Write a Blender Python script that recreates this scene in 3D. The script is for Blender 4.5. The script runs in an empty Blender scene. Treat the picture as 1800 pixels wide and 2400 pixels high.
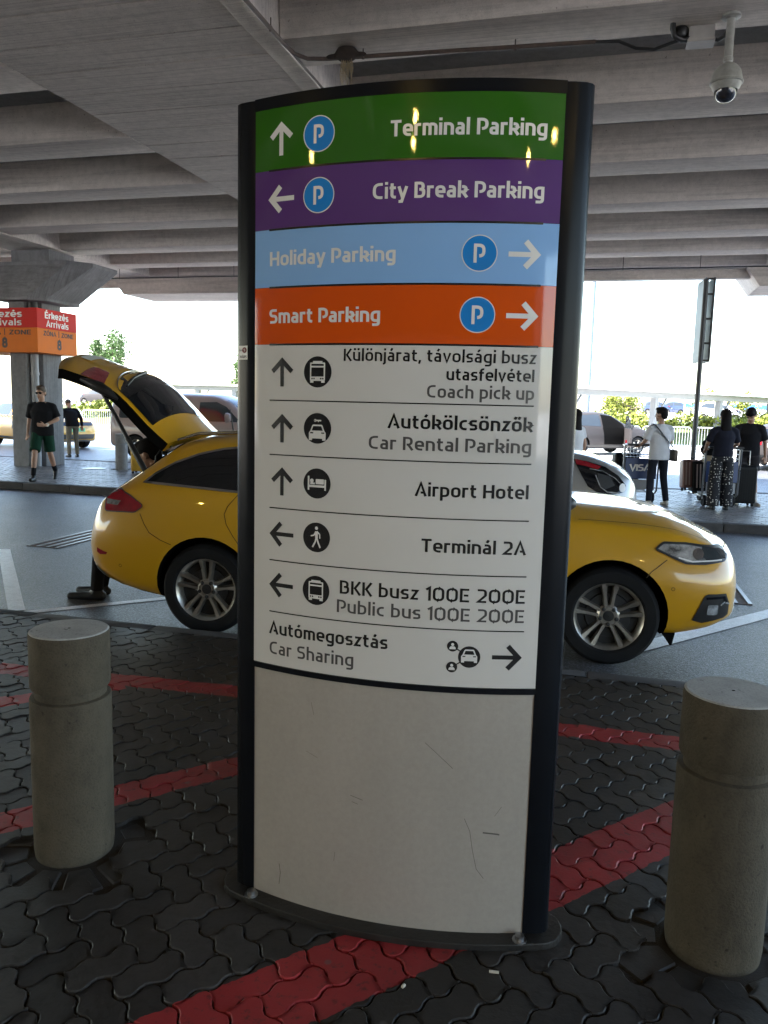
import bpy, bmesh, math, random
import numpy as np
from math import sin, cos, tan, atan2, radians, degrees, pi, sqrt, hypot
from mathutils import Vector, Matrix
from mathutils.bvhtree import BVHTree
from mathutils.geometry import tessellate_polygon

random.seed(7)
SC = bpy.context.scene
COL = SC.collection
# ------------------------------------------------------------------ camera
# world frame: X runs along the road, Y across it (away from the camera), Z up
PITCH, ROLL, HEAD, EYE = radians(7.6), radians(1.45), radians(15.0), 1.705
_r0 = Vector((cos(HEAD), sin(HEAD), 0)); _f0 = Vector((-sin(HEAD), cos(HEAD), 0))
_fw = _f0 * cos(PITCH) + Vector((0, 0, -sin(PITCH)))
_u0 = _f0 * sin(PITCH) + Vector((0, 0, cos(PITCH)))
_ri = _r0 * cos(ROLL) + _u0 * sin(ROLL)
_up = _u0 * cos(ROLL) - _r0 * sin(ROLL)
cam_d = bpy.data.cameras.new('camera'); cam = bpy.data.objects.new('camera', cam_d); COL.objects.link(cam)
m3 = Matrix((_ri, _up, -_fw)).transposed()
cam.matrix_world = Matrix.Translation((0, 0, EYE)) @ m3.to_4x4()
cam_d.sensor_fit = 'VERTICAL'; cam_d.sensor_height = 24.0; cam_d.lens = 24.0 * 1870 / 2400
cam_d.clip_start = 0.05; cam_d.clip_end = 2000
SC.camera = cam
# ------------------------------------------------------------------ sky, sun, exposure
SUN_EL, SUN_AZ = radians(55), radians(230)      # azimuth measured from +Y towards +X
w = bpy.data.worlds.new('World'); SC.world = w; w.use_nodes = True
nt = w.node_tree; bg = nt.nodes['Background']
sky = nt.nodes.new('ShaderNodeTexSky'); sky.sky_type = 'NISHITA'; sky.sun_disc = False
sky.sun_elevation = SUN_EL; sky.sun_rotation = SUN_AZ; sky.air_density = 1.2; sky.dust_density = 1.0
nt.links.new(sky.outputs[0], bg.inputs[0]); bg.inputs[1].default_value = 0.15
sd = bpy.data.lights.new('sun', 'SUN'); sd.energy = 5.0; sd.angle = radians(0.55); sd.color = (1, .95, .88)
so = bpy.data.objects.new('sun', sd); COL.objects.link(so)
sdir = Vector((sin(SUN_AZ) * cos(SUN_EL), cos(SUN_AZ) * cos(SUN_EL), sin(SUN_EL)))
so.rotation_euler = sdir.to_track_quat('Z', 'Y').to_euler(); so.location = sdir * 80
SC.view_settings.view_transform = 'Standard'; SC.view_settings.look = 'None'
SC.view_settings.exposure = 2.85; SC.view_settings.gamma = 1.0
SC.cycles.max_bounces = 10; SC.cycles.diffuse_bounces = 6; SC.cycles.glossy_bounces = 4
SC.cycles.sample_clamp_indirect = 8.0; SC.cycles.caustics_reflective = False; SC.cycles.caustics_refractive = False

# ------------------------------------------------------------------ materials
MATS = {}
def nodes_of(name):
    m = bpy.data.materials.new(name); m.use_nodes = True
    return m, m.node_tree.nodes, m.node_tree.links, m.node_tree.nodes['Principled BSDF']
def noise(N, L, scale, detail=4, rough=.6, coord='Object', stretch=None):
    tc = N.new('ShaderNodeTexCoord'); t = N.new('ShaderNodeTexNoise')
    t.inputs['Scale'].default_value = scale; t.inputs['Detail'].default_value = detail; t.inputs['Roughness'].default_value = rough
    if stretch:
        mp = N.new('ShaderNodeMapping'); mp.inputs['Scale'].default_value = stretch
        L.new(tc.outputs[coord], mp.inputs[0]); L.new(mp.outputs[0], t.inputs[0])
    else: L.new(tc.outputs[coord], t.inputs[0])
    return t.outputs[0]
def ramp(N, L, src, stops):
    r = N.new('ShaderNodeValToRGB'); e = r.color_ramp.elements
    while len(e) < len(stops): e.new(.5)
    for k, (p, c) in enumerate(stops):
        e[k].position = p; e[k].color = (c, c, c, 1) if not isinstance(c, tuple) else (*c, 1)
    L.new(src, r.inputs[0]); return r.outputs[0]
def mul(N, L, a, b, fac=1.0, mode='MULTIPLY'):
    x = N.new('ShaderNodeMix'); x.data_type = 'RGBA'; x.blend_type = mode; x.inputs[0].default_value = fac
    for s, v in ((6, a), (7, b)):
        if isinstance(v, tuple): x.inputs[s].default_value = (*v, 1)
        else: L.new(v, x.inputs[s])
    return x.outputs[2]
def bump(N, L, P, h, strength, dist):
    b = N.new('ShaderNodeBump'); b.inputs['Strength'].default_value = strength; b.inputs['Distance'].default_value = dist
    L.new(h, b.inputs['Height']); L.new(b.outputs[0], P.inputs['Normal'])
def mat(name, col, rough=.5, metal=0.0, var=.12, scale=6, bmp=0.0, bscale=80, coat=0.0, spec=.5, rvar=.1, fine=0.0, fscale=120, stretch=None):
    if name in MATS: return MATS[name]
    m, N, L, P = nodes_of(name)
    P.inputs['Roughness'].default_value = rough; P.inputs['Metallic'].default_value = metal
    P.inputs['Specular IOR Level'].default_value = spec
    P.inputs['Coat Weight'].default_value = coat; P.inputs['Coat Roughness'].default_value = .04
    c = tuple(col)
    n1 = noise(N, L, scale, 5, .6, stretch=stretch)
    o = mul(N, L, c, ramp(N, L, n1, [(.3, 1 - var), (.7, 1 + var * .4)]))
    if fine:
        n2 = noise(N, L, fscale, 3, .7)
        o = mul(N, L, o, ramp(N, L, n2, [(.35, 1 - fine), (.65, 1 + fine * .5)]))
    L.new(o, P.inputs['Base Color'])
    if rvar:
        r = N.new('ShaderNodeMapRange'); r.inputs[3].default_value = max(0, rough - rvar); r.inputs[4].default_value = min(1, rough + rvar)
        L.new(n1, r.inputs[0]); L.new(r.outputs[0], P.inputs['Roughness'])
    if bmp: bump(N, L, P, noise(N, L, bscale, 4, .6), bmp, .01)
    MATS[name] = m; return m
def glass_mat(name, col, rough=.03, alpha=None):
    if name in MATS: return MATS[name]
    m, N, L, P = nodes_of(name)
    P.inputs['Base Color'].default_value = (*col, 1); P.inputs['Roughness'].default_value = rough
    P.inputs['Specular IOR Level'].default_value = .7
    if alpha is not None:
        P.inputs['Alpha'].default_value = alpha
    MATS[name] = m; return m

def concrete(name, col, stain=.35, pits=True, bmp=.25, streak=None):
    if name in MATS: return MATS[name]
    m, N, L, P = nodes_of(name)
    a = noise(N, L, .55, 6, .65, stretch=streak); b = noise(N, L, 9, 6, .7); c = noise(N, L, 140, 2, .6)
    o = mul(N, L, tuple(col), ramp(N, L, a, [(.3, 1 - stain), (.62, 1.08)]))
    d = noise(N, L, 38, 2, .5); o = mul(N, L, o, ramp(N, L, d, [(.24, .45), (.30, 1)]))
    if streak: e = noise(N, L, 1.6, 4, .7, stretch=(streak[0], streak[1] * 14, streak[2] * 3)); o = mul(N, L, o, ramp(N, L, e, [(.38, .80), (.52, 1.04)]))
    o = mul(N, L, o, ramp(N, L, b, [(.3, .84), (.6, 1.05)]))
    o = mul(N, L, o, ramp(N, L, c, [(.36, .78), (.5, 1.0)]), .8)
    L.new(o, P.inputs['Base Color']); P.inputs['Roughness'].default_value = .85; P.inputs['Specular IOR Level'].default_value = .25
    bump(N, L, P, c, bmp, .004)
    MATS[name] = m; return m

# ------------------------------------------------------------------ mesh building
class MB:
    def __init__(s): s.v = []; s.f = []; s.m = []
    def add(s, verts, faces, mi=0, M=None):
        o = len(s.v)
        s.v += [tuple(M @ Vector(p)) for p in verts] if M is not None else [tuple(p) for p in verts]
        for f in faces: s.f.append(tuple(o + i for i in f)); s.m.append(mi)
        return s
    def box(s, c, d, M=None, mi=0, rz=0, taper=1.0):
        x, y, z = d[0] / 2, d[1] / 2, d[2] / 2
        V = [(i * x * (taper if k > 0 else 1), j * y * (taper if k > 0 else 1), k * z) for k in (-1, 1) for j in (-1, 1) for i in (-1, 1)]
        R = Matrix.Translation(c) @ Matrix.Rotation(rz, 4, 'Z')
        if M is not None: R = M @ R
        return s.add(V, [(0, 2, 3, 1), (4, 5, 7, 6), (0, 1, 5, 4), (2, 6, 7, 3), (0, 4, 6, 2), (1, 3, 7, 5)], mi, R)
    def prism(s, poly, z0, z1, mi=0, M=None, axis='z'):
        n = len(poly)
        def P(p, z):
            return (p[0], p[1], z) if axis == 'z' else ((p[0], z, p[1]) if axis == 'y' else (z, p[0], p[1]))
        V = [P(p, z0) for p in poly] + [P(p, z1) for p in poly]
        F = [tuple(range(n))[::-1], tuple(range(n, 2 * n))] + [(i, (i + 1) % n, n + (i + 1) % n, n + i) for i in range(n)]
        return s.add(V, F, mi, M)
    def rings(s, rings, mi=0, cap=True, closed=True, M=None):
        n = len(rings[0]); V = [p for r in rings for p in r]; F = []
        for a in range(len(rings) - 1):
            for i in range(n if closed else n - 1):
                j = (i + 1) % n; F.append((a * n + i, a * n + j, (a + 1) * n + j, (a + 1) * n + i))
        if cap and closed: F += [tuple(range(n))[::-1], tuple((len(rings) - 1) * n + i for i in range(n))]
        return s.add(V, F, mi, M)
    def tube(s, pts, r, n=10, mi=0, M=None, cap=True, flat=1.0):
        P = [Vector(p) for p in pts]; R = r if isinstance(r, (list, tuple)) else [r] * len(P); out = []
        up = None
        for i, p in enumerate(P):
            t = (P[min(i + 1, len(P) - 1)] - P[max(i - 1, 0)]).normalized()
            if up is None: up = Vector((0, 0, 1)) if abs(t.z) < .9 else Vector((0, 1, 0))
            a = t.cross(up).normalized(); b = a.cross(t).normalized(); up = b
            out.append([tuple(p + a * (R[i] * cos(2 * pi * k / n)) + b * (R[i] * flat * sin(2 * pi * k / n))) for k in range(n)])
        return s.rings(out, mi, cap, True, M)
    def lathe(s, prof, n=32, mi=0, M=None, cap=True):
        return s.rings([[(r * cos(2 * pi * k / n), r * sin(2 * pi * k / n), z) for k in range(n)] for r, z in prof], mi, cap, True, M)
    def ball(s, c, r, n=10, m=7, mi=0, M=None):
        rx, ry, rz = r if isinstance(r, (list, tuple)) else (r, r, r)
        R = [[(c[0] + rx * sin(pi * j / m) * cos(2 * pi * k / n), c[1] + ry * sin(pi * j / m) * sin(2 * pi * k / n), c[2] - rz * cos(pi * j / m)) for k in range(n)] for j in range(m + 1)]
        R[0] = [(c[0] + rx * .02 * cos(2 * pi * k / n), c[1] + ry * .02 * sin(2 * pi * k / n), c[2] - rz) for k in range(n)]
        R[-1] = [(c[0] + rx * .02 * cos(2 * pi * k / n), c[1] + ry * .02 * sin(2 * pi * k / n), c[2] + rz) for k in range(n)]
        return s.rings(R, mi, True, True, M)
    def build(s, name, mats, parent=None, bevel=0, smooth=None, loc=None, rz=0, seg=2, recalc=True):
        me = bpy.data.meshes.new(name); me.from_pydata(s.v, [], s.f); me.update()
        mats = mats if isinstance(mats, (list, tuple)) else [mats]
        for m in mats: me.materials.append(m)
        if len(mats) > 1: me.polygons.foreach_set('material_index', s.m)
        if bevel or recalc:
            b = bmesh.new(); b.from_mesh(me)
            if recalc: bmesh.ops.recalc_face_normals(b, faces=b.faces)
            if bevel:
                b.normal_update()
                E = [e for e in b.edges if len(e.link_faces) == 2 and e.calc_face_angle(0) > radians(28)]
                bmesh.ops.bevel(b, geom=E, offset=bevel, segments=seg, affect='EDGES', profile=.6, clamp_overlap=True)
            b.to_mesh(me); b.free()
        return link(name, me, parent, smooth, loc, rz)
def link(name, me, parent=None, smooth=None, loc=None, rz=0):
    if smooth is not None:
        me.shade_smooth()
        if smooth < 179: me.set_sharp_from_angle(angle=radians(smooth))
    o = bpy.data.objects.new(name, me); COL.objects.link(o)
    if parent is not None: o.parent = parent
    if loc is not None: o.location = loc
    o.rotation_euler[2] = rz
    return o
def thing(name, label, cat, loc=(0, 0, 0), rz=0, group=None):
    o = bpy.data.objects.new(name, None); COL.objects.link(o); o.empty_display_size = .2
    o.location = loc; o.rotation_euler[2] = rz
    return tag(o, label, cat, group)
def tag(o, label, cat, group=None):
    o['label'] = label; o['category'] = cat
    if group: o['group'] = group
    return o
def struct(o, kind='structure'):
    o['kind'] = kind; return o
def copy_tree(o, parent=None):
    c = o.copy(); COL.objects.link(c)
    if parent is not None: c.parent = parent
    for ch in list(o.children): copy_tree(ch, c)
    return c
def evaluated_mesh(o):
    dg = bpy.context.evaluated_depsgraph_get(); dg.update()
    return bpy.data.meshes.new_from_object(o.evaluated_get(dg))

# ------------------------------------------------------------------ stroke lettering
def fillet(path, closed=False, seg=5):
    """path of (x, y[, r]) -> list of points with rounded corners"""
    P = [(p[0], p[1], p[2] if len(p) > 2 else 0) for p in path]; n = len(P); out = []
    for i, (x, y, r) in enumerate(P):
        if r <= 0 or (not closed and i in (0, n - 1)): out.append((x, y)); continue
        a = Vector(P[i - 1][:2]); b = Vector((x, y)); c = Vector(P[(i + 1) % n][:2])
        u = (a - b); v = (c - b); lu, lv = u.length, v.length; u.normalize(); v.normalize()
        ang = u.angle(v); d = min(r / max(tan(ang / 2), 1e-3), lu * .5 if (P[i - 1][2] > 0) else lu, lv * .5 if (P[(i + 1) % n][2] > 0) else lv)
        p0, p1 = b + u * d, b + v * d
        for k in range(seg + 1):
            t = k / seg; q = p0 * (1 - t) ** 2 + b * (2 * t * (1 - t)) + p1 * t ** 2
            q = q * .75 + (p0 * (1 - t) + p1 * t) * .0 + b * .0 + q * .25
            out.append((q.x, q.y))
    return out
def ribbon(pts, w, closed=False):
    """2-D stroke -> (verts, quads) with mitre joins"""
    n = len(pts); V = []; F = []; P = [Vector(p) for p in pts]
    for i in range(n):
        a = P[i - 1] if (closed or i > 0) else None; c = P[(i + 1) % n] if (closed or i < n - 1) else None
        t1 = (P[i] - a).normalized() if a is not None else None; t2 = (c - P[i]).normalized() if c is not None else None
        if t1 is None: t1 = t2
        if t2 is None: t2 = t1
        n1 = Vector((-t1.y, t1.x)); n2 = Vector((-t2.y, t2.x)); m = (n1 + n2)
        if m.length < 1e-4: m = n1.copy()
        m.normalize(); k = min(1 / max(m.dot(n1), .35), 2.2)
        V += [tuple(P[i] + m * (w / 2 * k)), tuple(P[i] - m * (w / 2 * k))]
    for i in range(n if closed else n - 1):
        j = (i + 1) % n; F.append((2 * i, 2 * i + 1, 2 * j + 1, 2 * j))
    return V, F
X_, C_, B_ = .67, .92, .08
GL = {
 'a': (.50, [[(.1, X_), (.40, X_, .16), (.40, 0)], [(.40, .40), (.08, .40, .14), (.08, B_, .14), (.40, B_)]]),
 'b': (.55, [[(.08, 0), (.08, 1.05)], [(.08, X_), (.47, X_, .24), (.47, B_, .24), (.08, B_)]]),
 'c': (.46, [[(.43, X_), (.08, X_, .28), (.08, B_, .28), (.43, B_)]]),
 'd': (.55, [[(.47, 0), (.47, 1.05)], [(.47, X_), (.08, X_, .24), (.08, B_, .24), (.47, B_)]]),
 'e': (.54, [[(.08, .36), (.47, .36), (.47, X_, .24), (.08, X_, .26), (.08, B_, .26), (.45, B_)]]),
 'f': (.36, [[(.14, 0), (.14, .97, .18), (.36, .97)], [(0, X_), (.34, X_)]]),
 'g': (.55, [[(.47, .75), (.47, -.2, .16), (.1, -.2)], [(.47, X_), (.08, X_, .24), (.08, B_, .24), (.47, B_)]]),
 'h': (.54, [[(.08, 0), (.08, 1.05)], [(.08, X_), (.46, X_, .22), (.46, 0)]]),
 'i': (.16, [[(.08, 0), (.08, .75)], [(.08, .88), (.08, 1.05)]]),
 'j': (.16, [[(.08, .75), (.08, -.2, .12), (-.06, -.2)], [(.08, .88), (.08, 1.05)]]),
 'k': (.52, [[(.08, 0), (.08, 1.05)], [(.22, X_), (.44, X_, .18), (.44, .34, .18), (.08, .34)], [(.26, .36), (.50, .0)]]),
 'l': (.16, [[(.08, 0), (.08, 1.05)]]),
 'm': (.80, [[(.08, 0), (.08, .75)], [(.08, X_), (.40, X_, .18), (.40, 0)], [(.40, X_), (.72, X_, .18), (.72, 0)]]),
 'n': (.54, [[(.08, 0), (.08, .75)], [(.08, X_), (.46, X_, .22), (.46, 0)]]),
 'o': (.56, ['o', [(.08, B_, .26), (.08, X_, .26), (.48, X_, .26), (.48, B_, .26)]]),
 'p': (.55, [[(.08, -.28), (.08, .75)], [(.08, X_), (.47, X_, .24), (.47, B_, .24), (.08, B_)]]),
 'r': (.36, [[(.08, 0), (.08, .75)], [(.08, .5), (.08, X_, .12), (.36, X_)]]),
 's': (.46, [[(.43, X_), (.08, X_, .15), (.08, .375, .15), (.40, .375, .15), (.40, B_, .15), (.04, B_)]]),
 't': (.38, [[(.14, .95), (.14, B_, .18), (.37, B_)], [(0, X_), (.36, X_)]]),
 'u': (.54, [[(.08, .75), (.08, B_, .22), (.46, B_)], [(.46, .75), (.46, 0)]]),
 'v': (.52, [[(.05, .75), (.26, .02), (.47, .75)]]),
 'y': (.54, [[(.05, .75), (.27, .04)], [(.49, .75), (.22, -.2), (.05, -.2)]]),
 'z': (.46, [[(.05, X_), (.38, X_), (.08, B_), (.43, B_)]]),
 'A': (.68, [[(.05, 0), (.34, .96), (.63, 0)], [(.33, .27), (.52, .27)]]),
 'B': (.60, [[(.08, 0), (.08, 1)], [(.08, C_), (.47, C_, .2), (.47, .53, .16), (.26, .53)], [(.38, .53), (.51, .53, .2), (.51, B_, .22), (.08, B_)]]),
 'C': (.60, [[(.56, C_), (.08, C_, .34), (.08, B_, .34), (.56, B_)]]),
 'E': (.54, [[(.08, 0), (.08, 1)], [(.08, C_), (.52, C_)], [(.22, .5), (.48, .5)], [(.08, B_), (.53, B_)]]),
 'H': (.66, [[(.08, 0), (.08, 1)], [(.58, 0), (.58, 1)], [(.08, .5), (.58, .5)]]),
 'I': (.16, [[(.08, 0), (.08, 1)]]),
 'K': (.58, [[(.08, 0), (.08, 1)], [(.54, 1), (.24, .5), (.55, 0)]]),
 'M': (.78, [[(.08, 0), (.08, .94), (.39, .25), (.70, .94), (.70, 0)]]),
 'N': (.66, [[(.08, 0), (.08, 1)], [(.58, 0), (.58, 1)], [(.1, .96), (.56, .04)]]),
 'O': (.72, ['o', [(.08, B_, .36), (.08, C_, .36), (.64, C_, .36), (.64, B_, .36)]]),
 'P': (.58, [[(.08, 0), (.08, 1)], [(.08, C_), (.52, C_, .26), (.52, .36, .28), (.26, .36)]]),
 'R': (.60, [[(.08, 0), (.08, 1)], [(.08, C_), (.50, C_, .24), (.50, .42, .22), (.22, .42)], [(.32, .42), (.57, 0)]]),
 'S': (.58, [[(.53, C_), (.08, C_, .2), (.08, .52, .2), (.50, .52, .2), (.50, B_, .2), (.05, B_)]]),
 'T': (.60, [[(0, C_), (.6, C_)], [(.3, C_), (.3, 0)]]),
 'U': (.64, [[(.08, 1), (.08, B_, .28), (.56, B_, .28), (.56, 1)]]),
 'V': (.66, [[(.05, 1), (.33, .03), (.61, 1)]]),
 'X': (.60, [[(.05, 1), (.55, 0)], [(.55, 1), (.05, 0)]]),
 'Z': (.58, [[(.05, C_), (.5, C_), (.08, B_), (.55, B_)]]),
 '0': (.66, ['o', [(.08, B_, .34), (.08, C_, .34), (.58, C_, .34), (.58, B_, .34)]]),
 '1': (.30, [[(.02, .80), (.22, .95), (.22, 0)]]),
 '2': (.58, [[(.05, C_), (.50, C_, .26), (.50, .54, .1), (.10, B_), (.55, B_)]]),
 '3': (.56, [[(.05, C_), (.46, C_, .2), (.46, .53, .16), (.18, .53)], [(.36, .53), (.5, .53, .2), (.5, B_, .2), (.05, B_)]]),
 '8': (.60, ['o', [(.11, .52, .18), (.11, C_, .2), (.49, C_, .2), (.49, .52, .18)], 'o', [(.08, B_, .22), (.08, .52, .22), (.52, .52, .22), (.52, B_, .22)]]),
 '9': (.58, ['o', [(.08, .42, .2), (.08, C_, .2), (.50, C_, .2), (.50, .42, .2)], [(.5, .6), (.5, B_, .2), (.12, B_)]]),
 ',': (.16, [[(.10, .14), (.03, -.16)]]), '|': (.10, [[(.05, -.12), (.05, 1.08)]]), '-': (.4, [[(.05, .42), (.35, .42)]]),
}
ACC = {'á': ('a', "'"), 'é': ('e', "'"), 'ó': ('o', "'"), 'ö': ('o', ':'), 'ü': ('u', ':'), 'ő': ('o', '"'), 'É': ('E', "'"), 'Ó': ('O', "'"), 'Á': ('A', "'")}
def text_shape(s, w=.16, track=.10, space=.30):
    """-> (width, list of (verts, faces)) with cap height 1"""
    x = 0; out = []
    for ch in s:
        if ch == ' ': x += space; continue
        base, acc = ACC.get(ch, (ch, None)); adv, strokes = GL[base]; st = []; o = False
        for q in strokes:
            if q == 'o': o = True; continue
            st.append((fillet(q, o), o)); o = False
        if acc:
            cx = adv / 2; y = .86 if base.islower() else 1.08
            if acc == "'": st.append(([(cx - .03, y), (cx + .08, y + .2)], False))
            if acc == '"': st += [([(cx - .13, y), (cx - .05, y + .2)], False), ([(cx + .09, y), (cx + .17, y + .2)], False)]
            if acc == ':': st += [([(cx - .13, y + .02), (cx - .13, y + .19)], False), ([(cx + .13, y + .02), (cx + .13, y + .19)], False)]
        for pts, cl in st:
            V, F = ribbon(pts, w, cl); out.append(([(px + x, py) for px, py in V], F))
        x += adv + track
    return x - track, out
def text_mb(mb, s, x0, y0, cap, width, fn, w=.16, lift=0.0, step=.00002, mi=0, track=.10):
    """place text: left x0, baseline y0, given cap height and total width; fn(x, y, lift) -> 3-D"""
    tw, shp = text_shape(s, w, track); kx = width / tw
    for i, (V, F) in enumerate(shp):
        mb.add([fn(x0 + px * kx, y0 + py * cap, lift + (i % 5) * step) for px, py in V], F, mi)
    return mb
def poly2(mb, pts, fn, lift, mi=0):
    T = tessellate_polygon([[Vector((p[0], p[1], 0)) for p in pts]])
    mb.add([fn(p[0], p[1], lift) for p in pts], [tuple(t) for t in T], mi)
def circ(cx, cy, rx, ry=None, n=40):
    ry = rx if ry is None else ry
    return [(cx + rx * cos(2 * pi * k / n), cy + ry * sin(2 * pi * k / n)) for k in range(n)]
def rrect(x0, y0, x1, y1, r): return fillet([(x0, y0, r), (x1, y0, r), (x1, y1, r), (x0, y1, r)], True, 4)
# ================================================================== SETTING
def asphalt(name, col, rough, sparkle):
    m, N, L, P = nodes_of(name)
    a = noise(N, L, .35, 5, .6); b = noise(N, L, 3.2, 5, .65); c = noise(N, L, 62, 3, .8)
    o = mul(N, L, col, ramp(N, L, a, [(.3, .72), (.7, 1.15)]))
    o = mul(N, L, o, ramp(N, L, b, [(.35, .8), (.65, 1.1)]))
    o = mul(N, L, o, ramp(N, L, c, [(.38, .22), (.52, 1.0), (.64, 2.6)]))
    L.new(o, P.inputs['Base Color'])
    r = N.new('ShaderNodeMapRange'); r.inputs[3].default_value = rough - .12; r.inputs[4].default_value = rough + .12
    L.new(b, r.inputs[0]); L.new(r.outputs[0], P.inputs['Roughness']); P.inputs['Specular IOR Level'].default_value = .55
    bump(N, L, P, c, sparkle, .008)
    return m
M_asph = asphalt('asphalt', (.088, .092, .104), .42, 1.0)
M_road2 = asphalt('pale_asphalt', (.64, .63, .61), .75, .3)

def seg_mask(N, L, segs):
    """union of thick 2-D segments in object space -> value socket"""
    tc = N.new('ShaderNodeTexCoord'); prev = None
    nz = N.new('ShaderNodeTexNoise'); nz.inputs['Scale'].default_value = 22; nz.inputs['Detail'].default_value = 4
    L.new(tc.outputs['Object'], nz.inputs[0])
    def M(op, a, b=None):
        x = N.new('ShaderNodeMath'); x.operation = op
        for i, v in ((0, a), (1, b)):
            if v is None: continue
            if isinstance(v, (int, float)): x.inputs[i].default_value = v
            else: L.new(v, x.inputs[i])
        return x.outputs[0]
    wob = M('MULTIPLY', M('SUBTRACT', nz.outputs[0], .5), .035)
    for (x0, y0), (x1, y1), hw in segs:
        ln = hypot(x1 - x0, y1 - y0); an = atan2(y1 - y0, x1 - x0)
        mp = N.new('ShaderNodeMapping'); mp.vector_type = 'TEXTURE'
        mp.inputs['Location'].default_value = (x0, y0, 0); mp.inputs['Rotation'].default_value = (0, 0, an)
        L.new(tc.outputs['Object'], mp.inputs[0]); sp = N.new('ShaderNodeSeparateXYZ'); L.new(mp.outputs[0], sp.inputs[0])
        ay = M('LESS_THAN', M('ADD', M('ABSOLUTE', sp.outputs[1]), wob), hw)
        ax = M('LESS_THAN', M('ABSOLUTE', M('SUBTRACT', sp.outputs[0], ln / 2)), ln / 2)
        k = M('MULTIPLY', ax, ay); prev = k if prev is None else M('MAXIMUM', prev, k)
    return prev
def paver_mat(name, col, red_segs=None, rough=.42):
    m, N, L, P = nodes_of(name)
    g = N.new('ShaderNodeNewGeometry'); dirt = noise(N, L, .85, 6, .62)
    a = noise(N, L, 1.1, 5, .6); b = noise(N, L, 30, 5, .7); c = noise(N, L, 260, 2, .6)
    o = mul(N, L, col, ramp(N, L, g.outputs['Random Per Island'], [(0, .72), (1, 1.22)]))
    o = mul(N, L, o, ramp(N, L, a, [(.35, .62), (.65, 1.15)]))
    o = mul(N, L, o, ramp(N, L, b, [(.33, .62), (.55, 1.06)]))
    if red_segs:
        k = seg_mask(N, L, red_segs)
        wear = N.new('ShaderNodeMath'); wear.operation = 'MULTIPLY'
        L.new(ramp(N, L, b, [(.30, .25), (.45, 1)]), wear.inputs[0]); L.new(k, wear.inputs[1])
        x = N.new('ShaderNodeMix'); x.data_type = 'RGBA'; L.new(wear.outputs[0], x.inputs[0]); L.new(o, x.inputs[6])
        rc = mul(N, L, (.34, .030, .034), ramp(N, L, a, [(.3, .75), (.7, 1.2)])); L.new(rc, x.inputs[7]); o = x.outputs[2]
    x = N.new('ShaderNodeMix'); x.data_type = 'RGBA'; L.new(ramp(N, L, dirt, [(.48, 0), (.64, .5)]), x.inputs[0]); L.new(o, x.inputs[6]); x.inputs[7].default_value = (.032, .026, .019, 1); o = x.outputs[2] if red_segs else o
    L.new(o, P.inputs['Base Color'])
    r = N.new('ShaderNodeMapRange'); r.inputs[3].default_value = rough - .12; r.inputs[4].default_value = rough + .16
    L.new(b, r.inputs[0]); L.new(r.outputs[0], P.inputs['Roughness'])
    P.inputs['Specular IOR Level'].default_value = .38
    vo = N.new('ShaderNodeTexVoronoi'); vo.inputs['Scale'].default_value = 5.5; tcv = N.new('ShaderNodeTexCoord'); L.new(tcv.outputs['Object'], vo.inputs['Vector'])
    x2 = N.new('ShaderNodeMix'); x2.data_type = 'RGBA'; L.new(ramp(N, L, vo.outputs['Distance'], [(.045, .55), (.075, 0)]), x2.inputs[0]); L.new(o, x2.inputs[6]); x2.inputs[7].default_value = (.13, .125, .12, 1)
    if red_segs: L.new(x2.outputs[2], P.inputs['Base Color'])
    bump(N, L, P, b, .35, .006)
    return m
REDS = [((-3.6, 2.55), (-.95, 2.87 + .03), .001),]
def camxy(x, y): return (x * cos(HEAD) - y * sin(HEAD), x * sin(HEAD) + y * cos(HEAD))
REDS = []
for a, b, hw in [((-5.2, 5.15), (-.55, 4.24), .085), ((-4.1, 2.90), (-1.45, 4.35), .075), ((-4.0, 1.12), (.35, 4.02), .085),
                 ((.35, 4.02), (2.3, 3.52), .085), ((-1.2, 1.33), (2.6, 3.93), .128)]:
    REDS.append((camxy(*a), camxy(*b), hw))
M_pave = paver_mat('dark_pavers', (.041, .038, .037), REDS, .48)
M_pave2 = paver_mat('island_pavers', (.23, .215, .21), None, .40)
M_soil = mat('joint_dirt', (.03, .024, .018), .95, var=.3, scale=30, bmp=.5, bscale=200)
M_kerb = concrete('kerb_concrete', (.085, .08, .08), .25)
M_kerbd = concrete('dark_kerb', (.10, .10, .105), .3)

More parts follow.
